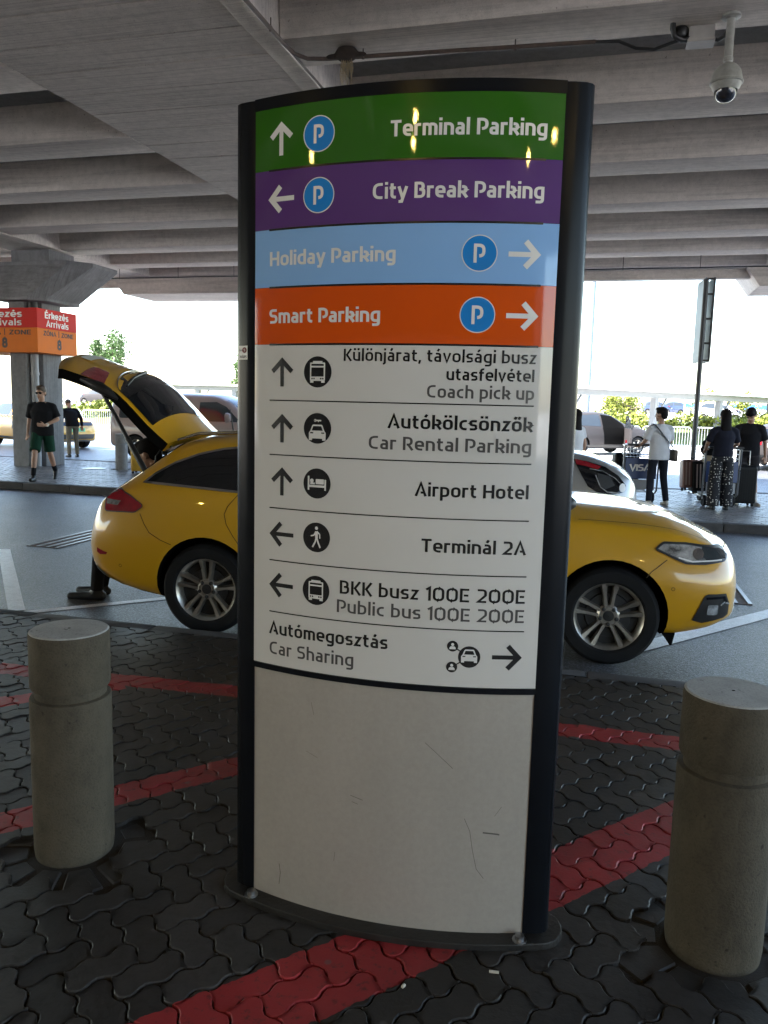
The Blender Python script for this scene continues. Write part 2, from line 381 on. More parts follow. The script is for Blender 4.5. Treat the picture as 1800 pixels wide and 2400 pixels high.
def tile_pts(a, amp, n):
    """wavy block boundary for a 2a x a block laid on the lattice of pitch a (lower-left corner at 0,0)"""
def pave(region, holes, a=.1125, gap=.006, rot=radians(-37), z=.1, chamfer=.0035, amp=.0115, nseg=6, name='pavement', material=None):
    """uni-stone pavers, herringbone, as one sheet; the lattice edges are bent by a common zigzag so all blocks interlock"""
    def w(t):
        t = (t / a) % 1.0
        pts = [(0, 0), (.16, .95), (.36, 1.0), (.5, 0), (.66, -.95), (.86, -1.0), (1, 0)]
        for (t0, v0), (t1, v1) in zip(pts, pts[1:]):
            if t <= t1: return v0 + (v1 - v0) * (t - t0) / (t1 - t0)
        return 0
    cr, sr = cos(rot), sin(rot); x0, y0, x1, y1 = region; mb = MB(); rnd = random.Random(3)
    cx, cy = (x0 + x1) / 2, (y0 + y1) / 2; R = hypot(x1 - x0, y1 - y0) / 2 / a + 4; R = int(R)
    ts = [.08, .26, .43, .58, .76, .93] if nseg >= 6 else [.16, .36, .66, .86]
    for i in range(-R, R):
        for j in range(-R, R):
            # herringbone: cell (i, j); the block starts here if (i - j) mod 4 == 0 (along x) or == 2 ... (along y)
            k = (i - j) % 4
            if k == 0: bw, bh = 2, 1
            elif k == 3: bw, bh = 1, 2          # vertical block occupying (i, j) and (i, j + 1)
            else: continue
            px, py = i * a, j * a
            ccx = px + bw * a / 2; ccy = py + bh * a / 2
            wx = cx + ccx * cr - ccy * sr; wy = cy + ccx * sr + ccy * cr
            if not (x0 - .15 < wx < x1 + .15 and y0 - .15 < wy < y1 + .15): continue
            skip = False
            for hx, hy, hr in holes:
                if hypot(wx - hx, wy - hy) < hr: skip = True
            if skip: continue
            B = []
            for e in range(bw):
                for t in ts: B.append((px + (e + t) * a, py))
            for e in range(bh):
                for t in ts: B.append((px + bw * a, py + (e + t) * a))
            for e in range(bw - 1, -1, -1):
                for t in ts[::-1]: B.append((px + (e + t) * a, py + bh * a))
            for e in range(bh - 1, -1, -1):
                for t in ts[::-1]: B.append((px, py + (e + t) * a))
            def warp(x, y): return (x + amp * w(y), y + amp * w(x))
            B = [warp(*b) for b in B]; nt_ = len(ts)
            if bh == 2: B = B[nt_:] + B[:nt_]
            m_ = 2 * nt_; top_f = [(q, q + 1, 2 * m_ + nt_ - 2 - q, 2 * m_ + nt_ - 1 - q) for q in range(m_ - 1)] + [tuple(range(m_ - 1, m_ + nt_ + 1)), tuple(range(2 * m_ + nt_ - 1, 2 * m_ + 2 * nt_)) + (0,)]
            def inset(P, d):
                out = []; n = len(P)
                for q in range(n):
                    ax, ay = P[q - 1]; bx, by = P[(q + 1) % n]; tx, ty = bx - ax, by - ay; l = hypot(tx, ty) or 1
                    out.append((P[q][0] - ty / l * d, P[q][1] + tx / l * d))
                return out
            B0 = inset(B, gap / 2); dz = rnd.uniform(-.0025, .0025); tx = rnd.uniform(-.007, .007); ty = rnd.uniform(-.007, .007)
            def W(p, zz): 
                X = cx + p[0] * cr - p[1] * sr; Y = cy + p[0] * sr + p[1] * cr
                return (X, Y, zz + dz + (X - wx) * tx + (Y - wy) * ty)
            n = len(B0)
            if any(not (x0 - .001 < W(p, 0)[0] < x1 + .001 and y0 - .001 < W(p, 0)[1] < y1 + .001) for p in B0):
                B0 = [p for p in B0]          # clip to the region by clamping
                def W(p, zz, _dz=dz):
                    X = cx + p[0] * cr - p[1] * sr; Y = cy + p[0] * sr + p[1] * cr
                    return (min(max(X, x0), x1), min(max(Y, y0), y1), zz + _dz)
            if chamfer:
                B1 = inset(B, gap / 2 + chamfer)
                V = [W(p, z) for p in B1] + [W(p, z - chamfer * .8) for p in B0] + [W(p, z - .03) for p in B0]
                F = list(top_f)
                for q in range(n):
                    r = (q + 1) % n; F += [(q, n + q, n + r, r), (n + q, 2 * n + q, 2 * n + r, n + r)]
            else:
                V = [W(p, z) for p in B0] + [W(p, z - .02) for p in B0]
                F = top_f + [(q, n + q, n + (q + 1) % n, (q + 1) % n) for q in range(n)]
            mb.add(V, F)
    o = mb.build(name, material, recalc=False)
    return struct(o)

# ground: one sheet to the horizon, then the road, the two pavements and their kerbs
struct(MB().box((0, 150, -.054), (900, 700, .1)).build('ground', M_road2))
struct(MB().box((0, 3.4, -.0505), (160, 52, .11)).build('road', M_asph))           # top at z = .0045
bl = (-1.755, 2.335, .25); br = (.42, 2.45, .25)
pave((-7.2, .95, 5.4, 4.84), [bl, br], a=.100, amp=.0105, name='near_pavement', material=M_pave)
struct(MB().box((-.9, 2.82, .02), (60, 4.03, .13)).build('pavement_bed', M_soil))  # top z = .085
M_fore = asphalt('forecourt_bounce_pale', (.46, .45, .43), .7, .2)  # unseen ground behind the camera, made pale to bounce light onto the soffit
struct(MB().box((0, -21.65, .02), (120, 44.9, .16)).build('forecourt_bounce', M_fore))
struct(MB().box((-37.1, -8.0, .045), (60 - .2, 25.6, .10)).build('pavement_far_left', M_pave2)) if False else None
def kerb_line(name, x0, x1, y0, y1, z0, z1, m, step=1.0):
    mb = MB(); x = x0
    while x < x1 - .01:
        e = min(x + step, x1); mb.box(((x + e) / 2, (y0 + y1) / 2, (z0 + z1) / 2), (e - x - .008, y1 - y0, z1 - z0)); x = e
    return struct(mb.build(name, m, bevel=.012, smooth=40))
kerb_line('near_kerb', -30, 30, 4.84, 4.97, -.05, .1, M_kerbd)
pave((-24, 12.56, 9.5, 17.6), [(-12.66, 15.95, .45), (-10.42, 15.85, .2)], z=.12, chamfer=0, name='island_pavement', material=M_pave2, nseg=4, gap=.012)
struct(MB().box((-7.2, 15.0, .04), (33.6, 5.2, .12)).build('island_bed', M_soil))
kerb_line('island_kerb', -24.2, 9.7, 12.36, 12.54, -.05, .128, M_kerb)
kerb_line('island_back_kerb', -24.2, 9.7, 17.62, 17.80, -.05, .128, M_kerb)
# white bay lines, worn, painted on the asphalt
M_line = mat('worn_white_paint', (.85, .86, .88), .40, var=.2, scale=14, fine=.25, fscale=90)
def line(pts, wd, name='bay_marking'):
    mb = MB(); V, F = ribbon([Vector(p) for p in pts], wd); mb.add([(x, y, .0085) for x, y in V], F)
    return struct(mb.build(name, M_line))
line([(-7.3, 7.02), (-6.32, 7.33), (-4.42, 5.24)], .125, 'bay_marking_left')
line([(-4.36, 5.18), (-2.2, 7.4)], .09, 'bay_marking_rear'); line([(.1, 5.60), (2.7, 8.9)], .16, 'bay_marking_front')
line([(3.2, 5.1), (6.0, 8.2)], .13, 'bay_marking_right')
# expansion channels let into the road across its width
M_steel = mat('worn_steel', (.42, .42, .43), .38, 1.0, var=.3, scale=20)
M_rust = mat('rusty_infill', (.13, .085, .06), .8, var=.35, scale=25)
def channel(x, name):
    t = thing(name, '', '', (x, 0, 0)); del t['label']; del t['category']; struct(t)
    o = MB().box((0, 9.9, .007), (.42, 4.5, .004)).build('channel_bed', M_rust, t)
    mb = MB()
    for dx in (-.19, -.06, .07, .19): mb.box((dx, 9.9, .012), (.035, 4.5, .010))
    mb.build('channel_rail', M_steel, t)
channel(-6.08, 'expansion_channel_left'); channel(1.20, 'expansion_channel_right')
# manhole cover in the island
tag(MB().lathe([(.27, .121), (.27, .132), (.24, .132), (.24, .128), (.2, .128), (.2, .131), (0.01, .131)], 32, cap=False).build('manhole_cover', M_steel, smooth=30, loc=(-11.05, 15.72, 0)),
    'round steel manhole cover in the island paving behind the walking man', 'manhole cover')

# ================================================================== VIADUCT OVERHEAD
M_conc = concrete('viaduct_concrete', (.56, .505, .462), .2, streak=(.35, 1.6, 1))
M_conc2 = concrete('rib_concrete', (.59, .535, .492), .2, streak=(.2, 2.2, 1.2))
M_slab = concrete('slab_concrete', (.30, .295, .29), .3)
deck = thing('viaduct_deck', 'grey concrete viaduct deck overhead with ribs running beside a board marked beam', 'viaduct', (0, 0, 5.0))
DX0, DX1, DY0, DY1, RD = -33.0, 10.5, -13.0, 20.22, .47
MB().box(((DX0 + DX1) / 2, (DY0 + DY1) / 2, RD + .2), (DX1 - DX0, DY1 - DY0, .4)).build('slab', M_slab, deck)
# ribs between the beams
RIBS = [(-12.6, -12.0), (-10.45, -9.85), (-8.3, -7.7), (-6.1, -5.5), (-4.0, -3.4), (-1.5, -.9), (.75, 1.35), (2.95, 3.55), (5.1, 5.7), (7.27, 7.88), (9.42, 10.06), (11.56, 12.22), (13.80, 14.44), (16.02, 16.67), (17.93, 18.50), (19.72, 20.20)]
BEAMS = [(-29.6, -28.4), (-21.6, -20.4), (-13.2, -12.0), (-6.0, -3.05), (3.3, 4.5)]
edges = [DX0] + [e for b in BEAMS for e in b] + [DX1]
for k in range(0, len(edges), 2):
    x0, x1 = edges[k], edges[k + 1]
    if x0 > 14 or x1 < -23: cont = True
    for (a, b) in RIBS:
        if (a < 4.5) and not (-12.5 < x0 < 4): continue
        if x0 > 14 or x1 < -34: continue
        mb = MB(); n = 12
        prof = [(a, 0), (b, 0), (b + .05, RD + .001), (a - .05, RD + .001)]
        mb.prism(prof, x0, x1, axis='x'); mb.build('rib', M_conc2, deck, bevel=.012, smooth=40)
# beams; the wide one shows its formwork boards
def planks(x0, x1, seams, z0, z1, rnd):
    mb = MB()
    for a, b in zip(seams, seams[1:]):
        d = rnd.uniform(0, .006); mb.box(((x0 + x1) / 2, (a + b) / 2, (z0 + d + z1) / 2), (x1 - x0, b - a - .013, z1 - z0 - d))
    return mb
seams = [-13 + .57 * k for k in range(60) if -13 + .57 * k < 20.0]
rb = random.Random(5)
wb = planks(-6.0, -3.27, seams, 0, RD - .02, rb).build('wide_beam', M_conc, deck, bevel=.006, seg=1)
MB().box((-3.16, 3.5, RD / 2 - .012), (.205, 32.9, RD + .01)).build('beam_edge', M_conc2, deck, bevel=.02, smooth=40)
for x0, x1 in BEAMS:
    if x0 == -6.0: continue
    MB().box(((x0 + x1) / 2, 3.55, RD / 2 - .01), (x1 - x0, 33.1, RD + .012)).build('beam', M_conc2, deck, bevel=.02, smooth=40)
MB().box(((DX0 + DX1) / 2, 20.36, .55), (DX1 - DX0, .26, 1.5)).build('fascia', M_conc, deck)
# flared heads over the edge columns
for xa, xb in ((-13.0, -9.0), (3.25, 7.4)):
    mb = MB(); mb.prism([(xa - .3, 0), (xa, -.42), (xb - .2, -.42), (xb, 0)], 20.0, 21.7, axis='y'); mb.build('edge_corbel', M_conc2, deck, bevel=.02)

# columns
M_col = concrete('column_concrete', (.23, .232, .245), .3, streak=(1.5, 1.5, .2))
M_pipe = mat('grey_pvc_pipe', (.30, .31, .34), .45, var=.15, scale=5)
M_dark = mat('black_plastic', (.012, .012, .013), .45, var=.2)
def column(x, y, label, pipe=True):
    t = thing('concrete_column', label, 'column', (x, y, 0), 0, 'columns carrying the viaduct')
    L_ = [(-.32, -.52), (.10, -.52), (.10, -.22), (.33, -.22), (.33, .44), (-.32, .44)]
    MB().prism(L_, .05, 3.98).build('shaft', M_col, t, bevel=.025, smooth=40)
    mb = MB()
    lo = [(-.52, -.80), (.40, -.80), (.70, -.50), (.70, .64), (-.52, .64)]; hi = [(-1.5, -.42), (1.15, -.42), (1.52, .0), (1.52, .95), (-1.5, .95)]; nk_ = [(-.5, -.15), (.5, -.15), (.5, .75), (-.5, .75)]
    mb.rings([[(p[0], p[1], 3.80) for p in lo], [(p[0], p[1], 3.86) for p in lo], [(p[0], p[1], 4.60) for p in hi], [(p[0], p[1], 4.68) for p in hi]]); mb.prism(nk_, 4.6, 4.985)
    mb.build('capital', M_col, t, bevel=.015)
    if pipe:
        p = MB().tube([(.215, -.37, .1), (.215, -.37, 3.70), (.18, -.33, 3.86), (.05, -.28, 4.0)], [.085] * 4, 16).build('drain_pipe', M_pipe, t, smooth=40)
        MB().lathe([(.1, -.03), (.1, .03)], 16).build('pipe_collar', M_pipe, p, loc=(.215, -.37, 2.22), smooth=40)
        MB().lathe([(.105, -.12), (.105, .12)], 16).build('pipe_collar', M_dark, p, loc=(.215, -.37, 3.72), smooth=40)
    return t
column(-12.66, 15.98, 'grey concrete column with a drain pipe in its corner, behind the walking man')

# zone sign wrapped round the column
M_red = mat('red_sign_face', (.58, .016, .012), .6, var=.05, spec=.2); M_org = mat('orange_sign_face', (.68, .165, .010), .6, var=.05, spec=.2)
M_wht = mat('white_vinyl', (.72, .70, .69), .35, var=.03); M_blk = mat('black_vinyl', (.012, .012, .014), .35, var=.05); M_brn = mat('dark_brown_vinyl', (.03, .012, .008), .6, var=.05)
zs = thing('zone_sign', 'red and orange zone 8 arrivals sign boxed around the column top', 'sign', (-11.93, 15.08, 2.665))
W1, D1, Hh, mid = 2.0, 1.36, .95, .53
MB().box((-W1 / 2, D1 / 2, mid / 2), (W1, D1, mid)).build('orange_band', M_org, zs, bevel=.008)
MB().box((-W1 / 2, D1 / 2, (mid + Hh) / 2 + .002), (W1, D1, Hh - mid)).build('red_band', M_red, zs, bevel=.008)
def fz(x, y, l): return (x - W1, -.003 - l, y)
def sz_(x, y, l): return (.003 + l, x, y)
for fn, wd, ox in ((fz, W1, .56), (sz_, D1, .26)):
    mb = MB(); sc = .80 if fn is sz_ else 1.06
    text_mb(mb, 'Érkezés', ox, .755, .14, sc, fn, .19); mb.build('lettering', M_wht, zs); mb = MB(); text_mb(mb, 'Arrivals', ox + .04, .575, .14, sc * .95, fn, .16)
    mb.build('lettering', M_wht, zs)
    mb = MB()
    text_mb(mb, 'ZÓNA', ox - .06, .38, .10, sc * .53, fn, .19); mb.build('lettering', M_brn, zs); mb = MB(); text_mb(mb, 'ZONE', ox + sc * .68, .38, .10, sc * .53, fn, .19); mb.build('lettering', M_brn, zs); mb = MB(); text_mb(mb, '|', ox + sc * .56, .38, .12, .012, fn, .2); mb.build('lettering', M_brn, zs); mb = MB()
    text_mb(mb, '8', ox + sc * .5, .10, .21, .13, fn, .24)
    mb.build('lettering', M_brn, zs)
# ================================================================== WAYFINDING TOTEM
M_frame = mat('black_gloss_aluminium', (.007, .008, .011), .24, var=.15, scale=3, spec=.13, rvar=.05)
def sheet(name, col, rough=.022, var=.04):
    m, N, L, P = nodes_of(name)
    a = noise(N, L, 2.5, 5, .6); o = mul(N, L, col, ramp(N, L, a, [(.3, 1 - var), (.7, 1 + var * .3)]))
    L.new(o, P.inputs['Base Color']); P.inputs['Roughness'].default_value = rough; P.inputs['Specular IOR Level'].default_value = .5
    bump(N, L, P, noise(N, L, 330, 2, .5), .012, .002)
    return m
M_green = sheet('green_vinyl', (.030, .125, .010)); M_purp = sheet('purple_vinyl', (.105, .042, .18)); M_lblue = sheet('light_blue_vinyl', (.245, .45, .80))
M_oran = sheet('orange_vinyl', (.66, .085, .006)); M_white = sheet('white_sign_vinyl', (.63, .61, .595)); M_beige = mat('beige_painted_steel', (.39, .355, .32), .42, var=.07, scale=2.2, bmp=.05, bscale=300, stretch=(3, 3, 1), fine=.05, fscale=60)
M_pblue = sheet('parking_blue_vinyl', (.02, .22, .62)); M_letw = sheet('white_lettering', (.74, .72, .71), .2); M_letk = sheet('black_lettering', (.010, .010, .012), .25); M_letg = sheet('grey_lettering', (.085, .08, .082), .25)
RAD, SW = 1.4037, .8945
HA = SW / 2 / RAD
cx_, cy_ = camxy(.323, 3.639); aM = radians(-31.05) + HA + HEAD
sign_loc = (cx_ + RAD * cos(HA) * sin(aM), cy_ - RAD * cos(HA) * cos(aM), 0)
TOT = thing('wayfinding_totem', 'tall black framed curved totem listing coloured parking directions, on the near pavement', 'sign totem', sign_loc, aM)
def fs(s, z, l=0.0):
    t = (s - SW / 2) / RAD; r = RAD + l
    return (r * sin(t), -r * cos(t) + RAD * cos(HA), z)
def fback(s, z, l=0.0):
    x, y, z = fs(s, z, l); return (x, .10 - y, z)
def curved(z0, z1, l0, l1, s0=0.0, s1=SW, n=36, back=False):
    g = fback if back else fs; mb = MB()
    R = []
    for k in range(n + 1):
        s = s0 + (s1 - s0) * k / n; R.append([g(s, z0, l0), g(s, z0, l1), g(s, z1, l1), g(s, z1, l0)])
    return mb.rings(R)
ZB = .122
# frame
hw = RAD * sin(HA)
def pillar(sg):
    P = [(hw - .004, -.001), (hw + .020, .003), (hw + .050, .013), (hw + .064, .024), (hw + .071, .040), (hw + .071, .060), (hw + .064, .076), (hw + .050, .087), (hw + .020, .097), (hw - .004, .101)]
    P = [(sg * x, y) for x, y in P]
    return MB().prism(P, ZB, 2.566).build('frame_pillar', M_frame, TOT, smooth=35)
pillar(-1); pillar(1)
curved(2.5355, 2.5655, -.03, .0015).build('frame_top', M_frame, TOT, smooth=35)
top = [fs(SW * k / 30, 0, .001)[:2] for k in range(31)] + [fback(SW * (30 - k) / 30, 0, .001)[:2] for k in range(31)]
MB().prism(top, 2.561, 2.5685).build('frame_lid', M_frame, TOT)
curved(ZB, 2.56, -.02, 0, back=True).build('back_panel', M_frame, TOT, smooth=35)
base = [fs(SW * k / 30, 0, .05)[:2] for k in range(1, 30)] + [(hw + .03 + .085 * sin(q), .05 - .088 * cos(q)) for q in np.linspace(.35, pi - .35, 11)]
base += [(-x, .10 - y) for x, y in base]
M_base = mat('rusty_black_steel', (.022, .020, .019), .5, var=.45, scale=9, bmp=.3, bscale=60)
bp = MB().prism(base, .098, ZB).build('base_plate', M_base, TOT, bevel=.004)
for x, y in ((-.43, -.035), (.43, -.035)):
    MB().lathe([(.022, 0), (.022, .004), (.014, .004), (.014, .016), (.006, .018)], 6 if False else 12).build('bolt', M_steel, bp, loc=(x, y, ZB), smooth=30)
# coloured slats
row = [2.5355, 2.367, 2.203, 2.0395, 1.8755, .897]
pan = []
for i, (m_, lab) in enumerate(((M_green, 'green slat reading Terminal Parking'), (M_purp, 'purple slat reading City Break Parking'), (M_lblue, 'light blue slat reading Holiday Parking'), (M_oran, 'orange slat reading Smart Parking'), (M_white, 'white panel with bus, car rental, hotel and terminal directions'))):
    o = curved(row[i + 1] + .0004, row[i] - .0004, -.014, 0).build('direction_panel', m_, TOT, smooth=35); o['label'] = lab; pan.append(o)
curved(.8795, .8966, -.012, .0045).build('trim_strip', M_frame, TOT, smooth=35)
low = curved(ZB, .879, -.014, -.003).build('kick_panel', M_beige, TOT, smooth=35)
E_ = .0007
def put(parent, m_, name, fnl):
    mb = MB(); fnl(mb); return mb.build(name, m_, parent)
def txt(parent, m_, s, x0, y0, cap, x1, w): put(parent, m_, 'lettering', lambda mb: text_mb(mb, s, x0, y0, cap, x1 - x0, fs, w, E_))
def rib2(mb, pts, w, lift, cl=False):
    V, F = ribbon([Vector(p) for p in pts], w, cl); mb.add([fs(x, y, lift) for x, y in V], F)
def arrow(parent, m_, cx, cy, ang, L=.086, W=.034, w=.0133):
    def f(mb):
        def T(x, y): return (cx + x * cos(ang) - y * sin(ang), cy + x * sin(ang) + y * cos(ang))
        rib2(mb, [T(-L / 2, 0), T(L / 2 - .012, 0)], w, E_)
        rib2(mb, [T(L / 2 - W - .006, W), T(L / 2 - .008, 0), T(L / 2 - W - .006, -W)], w * 1.15, E_ + .00008)
    return put(parent, m_, 'arrow', f)
def parking(parent, cx, cy):
    put(parent, M_letw, 'symbol_rim', lambda mb: poly2(mb, circ(cx, cy, .0487, n=48), fs, E_))
    put(parent, M_pblue, 'symbol_disc', lambda mb: poly2(mb, circ(cx, cy, .0460, n=48), fs, E_ + .0003))
    def f(mb):
        s = .050
        for k, (q, wd) in enumerate((([(.0, 0), (.0, 1), ], .17), ([(.0, .915), (.46, .915, .26), (.46, .36, .28), (.22, .36)], .17))):
            V, F = ribbon(fillet(q), wd); mb.add([fs(cx - .0115 + x * s, cy - .025 + y * s, E_ + .0006 + .00004 * k) for x, y in V], F)
    put(parent, M_letw, 'symbol_letter', f)
txt(pan[0], M_letw, 'Terminal Parking', .4265, 2.4262, .0415, .8457, .175)
arrow(pan[0], M_letw, .0945, 2.4492, pi / 2, .0893); parking(pan[0], .2168, 2.4500)
txt(pan[1], M_letw, 'City Break Parking', .3808, 2.2655, .0415, .8457, .175)
arrow(pan[1], M_letw, .0960, 2.2860, pi); parking(pan[1], .2182, 2.2860)
txt(pan[2], M_letw, 'Holiday Parking', .0575, 2.1000, .0400, .4490, .175)
parking(pan[2], .6788, 2.1205); arrow(pan[2], M_letw, .8003, 2.1200, 0)
txt(pan[3], M_letw, 'Smart Parking', .0568, 1.9365, .0400, .4090, .18)
parking(pan[3], .6796, 1.9572); arrow(pan[3], M_letw, .8010, 1.9570, 0)
for k, z in enumerate((2.3662, 2.2020, 2.0388, 1.8752)):
    put(pan[k], M_letk, 'divider_line', lambda mb: mb.add([fs(.0525 + .0015 * k + (.846 - .0525) * i / 30, z + d, E_ + .0002) for i in range(31) for d in (-.0028, .0028)], [(2 * i, 2 * i + 2, 2 * i + 3, 2 * i + 1) for i in range(30)]))
WP = pan[4]
for k, z in enumerate((1.7128, 1.5512, 1.3900, 1.2290, 1.0678)):
    put(WP, M_letk, 'divider_line', lambda mb: mb.add([fs(.0590 + .001 * k + (.8465 - .059) * i / 30, z + d + .001 * (i / 30 - .5), E_ + .0002) for i in range(31) for d in (-.0018, .0018)], [(2 * i, 2 * i + 2, 2 * i + 3, 2 * i + 1) for i in range(30)]))
txt(WP, M_letk, 'Különjárat, távolsági busz', .3040, 1.8280, .0340, .8471, .145)
txt(WP, M_letk, 'utasfelvétel', .6010, 1.7790, .0330, .8440, .16)
txt(WP, M_letg, 'Coach pick up', .5484, 1.7300, .0350, .8457, .155)
txt(WP, M_letk, 'Autókölcsönzők', .4399, 1.6420, .0385, .8457, .165)
txt(WP, M_letg, 'Car Rental Parking', .3847, 1.5815, .0375, .8448, .155)
txt(WP, M_letk, 'Airport Hotel', .5237, 1.4525, .0385, .8436, .165)
txt(WP, M_letk, 'Terminál 2A', .5462, 1.2925, .0385, .8437, .165)
txt(WP, M_letk, 'BKK busz 100E 200E', .3047, 1.1505, .0405, .8488, .15)
txt(WP, M_letg, 'Public bus 100E 200E', .2963, 1.0935, .0390, .8488, .145)
txt(WP, M_letk, 'Autómegosztás', .0634, .9960, .0395, .4554, .165)
txt(WP, M_letg, 'Car Sharing', .0647, .9320, .0400, .3525, .15)
for z in (1.7948, 1.6297, 1.4708): arrow(WP, M_letk, .1035 + (1.79 - z) * .008, z, pi / 2, .0835, .034, .0125)
for z in (1.3105, 1.1525): arrow(WP, M_letk, .1060, z, pi, .085, .034, .0125)
arrow(WP, M_letk, .8034, .9905, 0, .085, .034, .0125)
def disc(cx, cy, r=.0445): put(WP, M_letk, 'symbol_disc', lambda mb: poly2(mb, circ(cx, cy, r, n=48), fs, E_))
def P2(mb, pts, cx, cy, s, lv): poly2(mb, [(cx + x * s, cy + y * s) for x, y in pts], fs, E_ + .0003 * lv)
def bus(cx, cy):
    disc(cx, cy); s = .0255
    put(WP, M_letw, 'symbol_bus', lambda mb: (P2(mb, rrect(-.95, -1.0, .95, 1.05, .12), cx, cy, s, 1), P2(mb, rrect(-.6, 1.05, .6, 1.22, .05), cx, cy, s, 1), P2(mb, rrect(-.92, -1.2, -.5, -1.0, .03), cx, cy, s, 1), P2(mb, rrect(.5, -1.2, .92, -1.0, .03), cx, cy, s, 1)))
    put(WP, M_letk, 'symbol_bus_detail', lambda mb: (P2(mb, rrect(-.78, -.52, .78, .5, .06), cx, cy, s, 2), P2(mb, rrect(-.78, .68, .78, .9, .04), cx, cy, s, 2), [P2(mb, circ(dx, -.74, .1, n=12), cx, cy, s, 2) for dx in (-.68, -.42, .42, .68)]))
def car_icon(cx, cy, s):
    put(WP, M_letw, 'symbol_car', lambda mb: (P2(mb, [(-1, -.75), (-.62, -.75), (-.6, -.55), (.6, -.55), (.62, -.75), (1, -.75), (1.02, .05), (.85, .28), (.62, .85), (.5, .95), (-.5, .95), (-.62, .85), (-.85, .28), (-1.02, .05)], cx, cy, s, 1)))
    put(WP, M_letk, 'symbol_car_detail', lambda mb: (P2(mb, [(-.66, .3), (.66, .3), (.48, .78), (-.48, .78)], cx, cy, s, 2), P2(mb, rrect(-.85, -.02, -.48, .12, .04), cx, cy, s, 2), P2(mb, rrect(.48, -.02, .85, .12, .04), cx, cy, s, 2)))
bus(.2228, 1.7962); bus(.2272, 1.1515)
disc(.2246, 1.6340); car_icon(.2246, 1.6195, .0270)
put(WP, M_letw, 'symbol_key', lambda mb: (P2(mb, circ(-.55, 0, .34, n=18), .2246, 1.6570, .0125, 1), P2(mb, [(-.4, -.16), (.9, -.16), (1.05, .0), (.9, .16), (-.4, .16)], .2246, 1.6570, .0125, 1.1), P2(mb, rrect(.15, -.38, .4, -.1, .03), .2246, 1.6570, .0125, 1.2)))
put(WP, M_letk, 'symbol_key_hole', lambda mb: P2(mb, circ(-.65, .0, .12, n=12), .2246, 1.6570, .0125, 2))
disc(.2256, 1.4727)
def bed(mb):
    c = (.2256, 1.4715, .0300)
    for p in (rrect(-1, -.62, -.82, .75, .02), rrect(.82, -.62, 1, .45, .02), rrect(-.85, -.34, .85, -.12, .02), rrect(-.12, -.02, .76, .48, .06), rrect(-.72, -.05, -.22, .12, .05)): P2(mb, p, *c, 1)
    P2(mb, circ(-.55, .3, .2, n=16), *c, 1)
put(WP, M_letw, 'symbol_bed', bed)
disc(.2266, 1.3122)
def walker(mb):
    cx, cy, s = .2266, 1.3122, .0300
    P2(mb, circ(.0, .93, .17, n=18), cx, cy, s, 1)
    for k, (q, wd) in enumerate((([(-.02, .6), (.02, -.05)], .3), ([(.0, .0), (-.12, -.45), (-.42, -1.0)], .17), ([(.03, 0), (.2, -.5), (.44, -1.02)], .17), ([(-.05, .6), (-.28, .2), (-.62, .12)], .13), ([(.06, .62), (.36, .32), (.38, -.08)], .13))):
        V, F = ribbon([Vector(p) for p in q], wd); mb.add([fs(cx + x * s, cy + y * s, E_ + .0004 + .00003 * k) for x, y in V], F)
put(WP, M_letw, 'symbol_walker', walker)
disc(.6950, .9890, .0322); car_icon(.6950, .9895, .0230)
for (x, y) in ((.6462, 1.0195), (.6455, .9570)):
    disc(x, y, .0162); put(WP, M_letk, 'symbol_link', lambda mb: rib2(mb, [(x, y), (.6950, .9890)], .0035, E_ - .0001))
    put(WP, M_letw, 'symbol_person', lambda mb: (P2(mb, circ(0, .35, .3, n=14), x, y, .0145, 1), P2(mb, [(-.62, -.62), (.62, -.62), (.58, -.25), (.35, -.03), (-.35, -.03), (-.58, -.25)], x, y, .0145, 1.1)))
M_scr = mat('scuff_mark', (.10, .09, .08), .6)
# scratches and scuffs on the kick panel
def scratch(pts, w, m_=None): put(low, m_ or M_scr, 'scratch', lambda mb: rib2(mb, pts, w, -.0026))
scratch([(.575, .72), (.61, .69), (.66, .645)], .0013); scratch([(.70, .49), (.718, .45), (.728, .39), (.742, .33), (.765, .30)], .0014); scratch([(.757, .447), (.80, .443), (.807, .441)], .0045)
scratch([(.215, .80), (.225, .76)], .001); scratch([(.35, .525), (.39, .515)], .0015); scratch([(.355, .505), (.375, .50)], .0013); scratch([(.81, .53), (.79, .50)], .001); scratch([(.20, .64), (.24, .625)], .0008); scratch([(.105, .17), (.11, .21), (.105, .24)], .002); scratch([(.30, .30), (.303, .33)], .001)
# sticker on the left pillar
stk = thing('sticker', 'small square white sticker with a dark red ball on the left pillar of the totem', 'sticker', TOT.matrix_world.translation, aM)
bpy.context.view_layer.update()
stk.location = TOT.location
def fstk(x, y, l): return (-hw - .0535 + x * .98, .0125 - x * .28 - l - .002, 1.832 + y)
mb = MB(); poly2(mb, [(0, 0), (.031, 0), (.031, .041), (0, .041)], fstk, 0); mb.build('sticker_paper', M_letw, stk)
mb = MB(); poly2(mb, circ(.020, .028, .0085), fstk, .0004); mb.build('sticker_ball', mat('dark_red_ink', (.16, .012, .018), .4), stk)
mb = MB(); text_mb(mb, 'MÁRS', .003, .004, .008, .025, fstk, .16, .0004); mb.build('lettering', M_letk, stk); mb = MB(); text_mb(mb, 'MA', .002, .024, .007, .010, fstk, .14, .0006); mb.build('lettering', M_letk, stk)
mb = MB(); text_mb(mb, 'S', .0175, .0245, .007, .005, fstk, .16, .0008); mb.build('lettering', M_letw, stk)

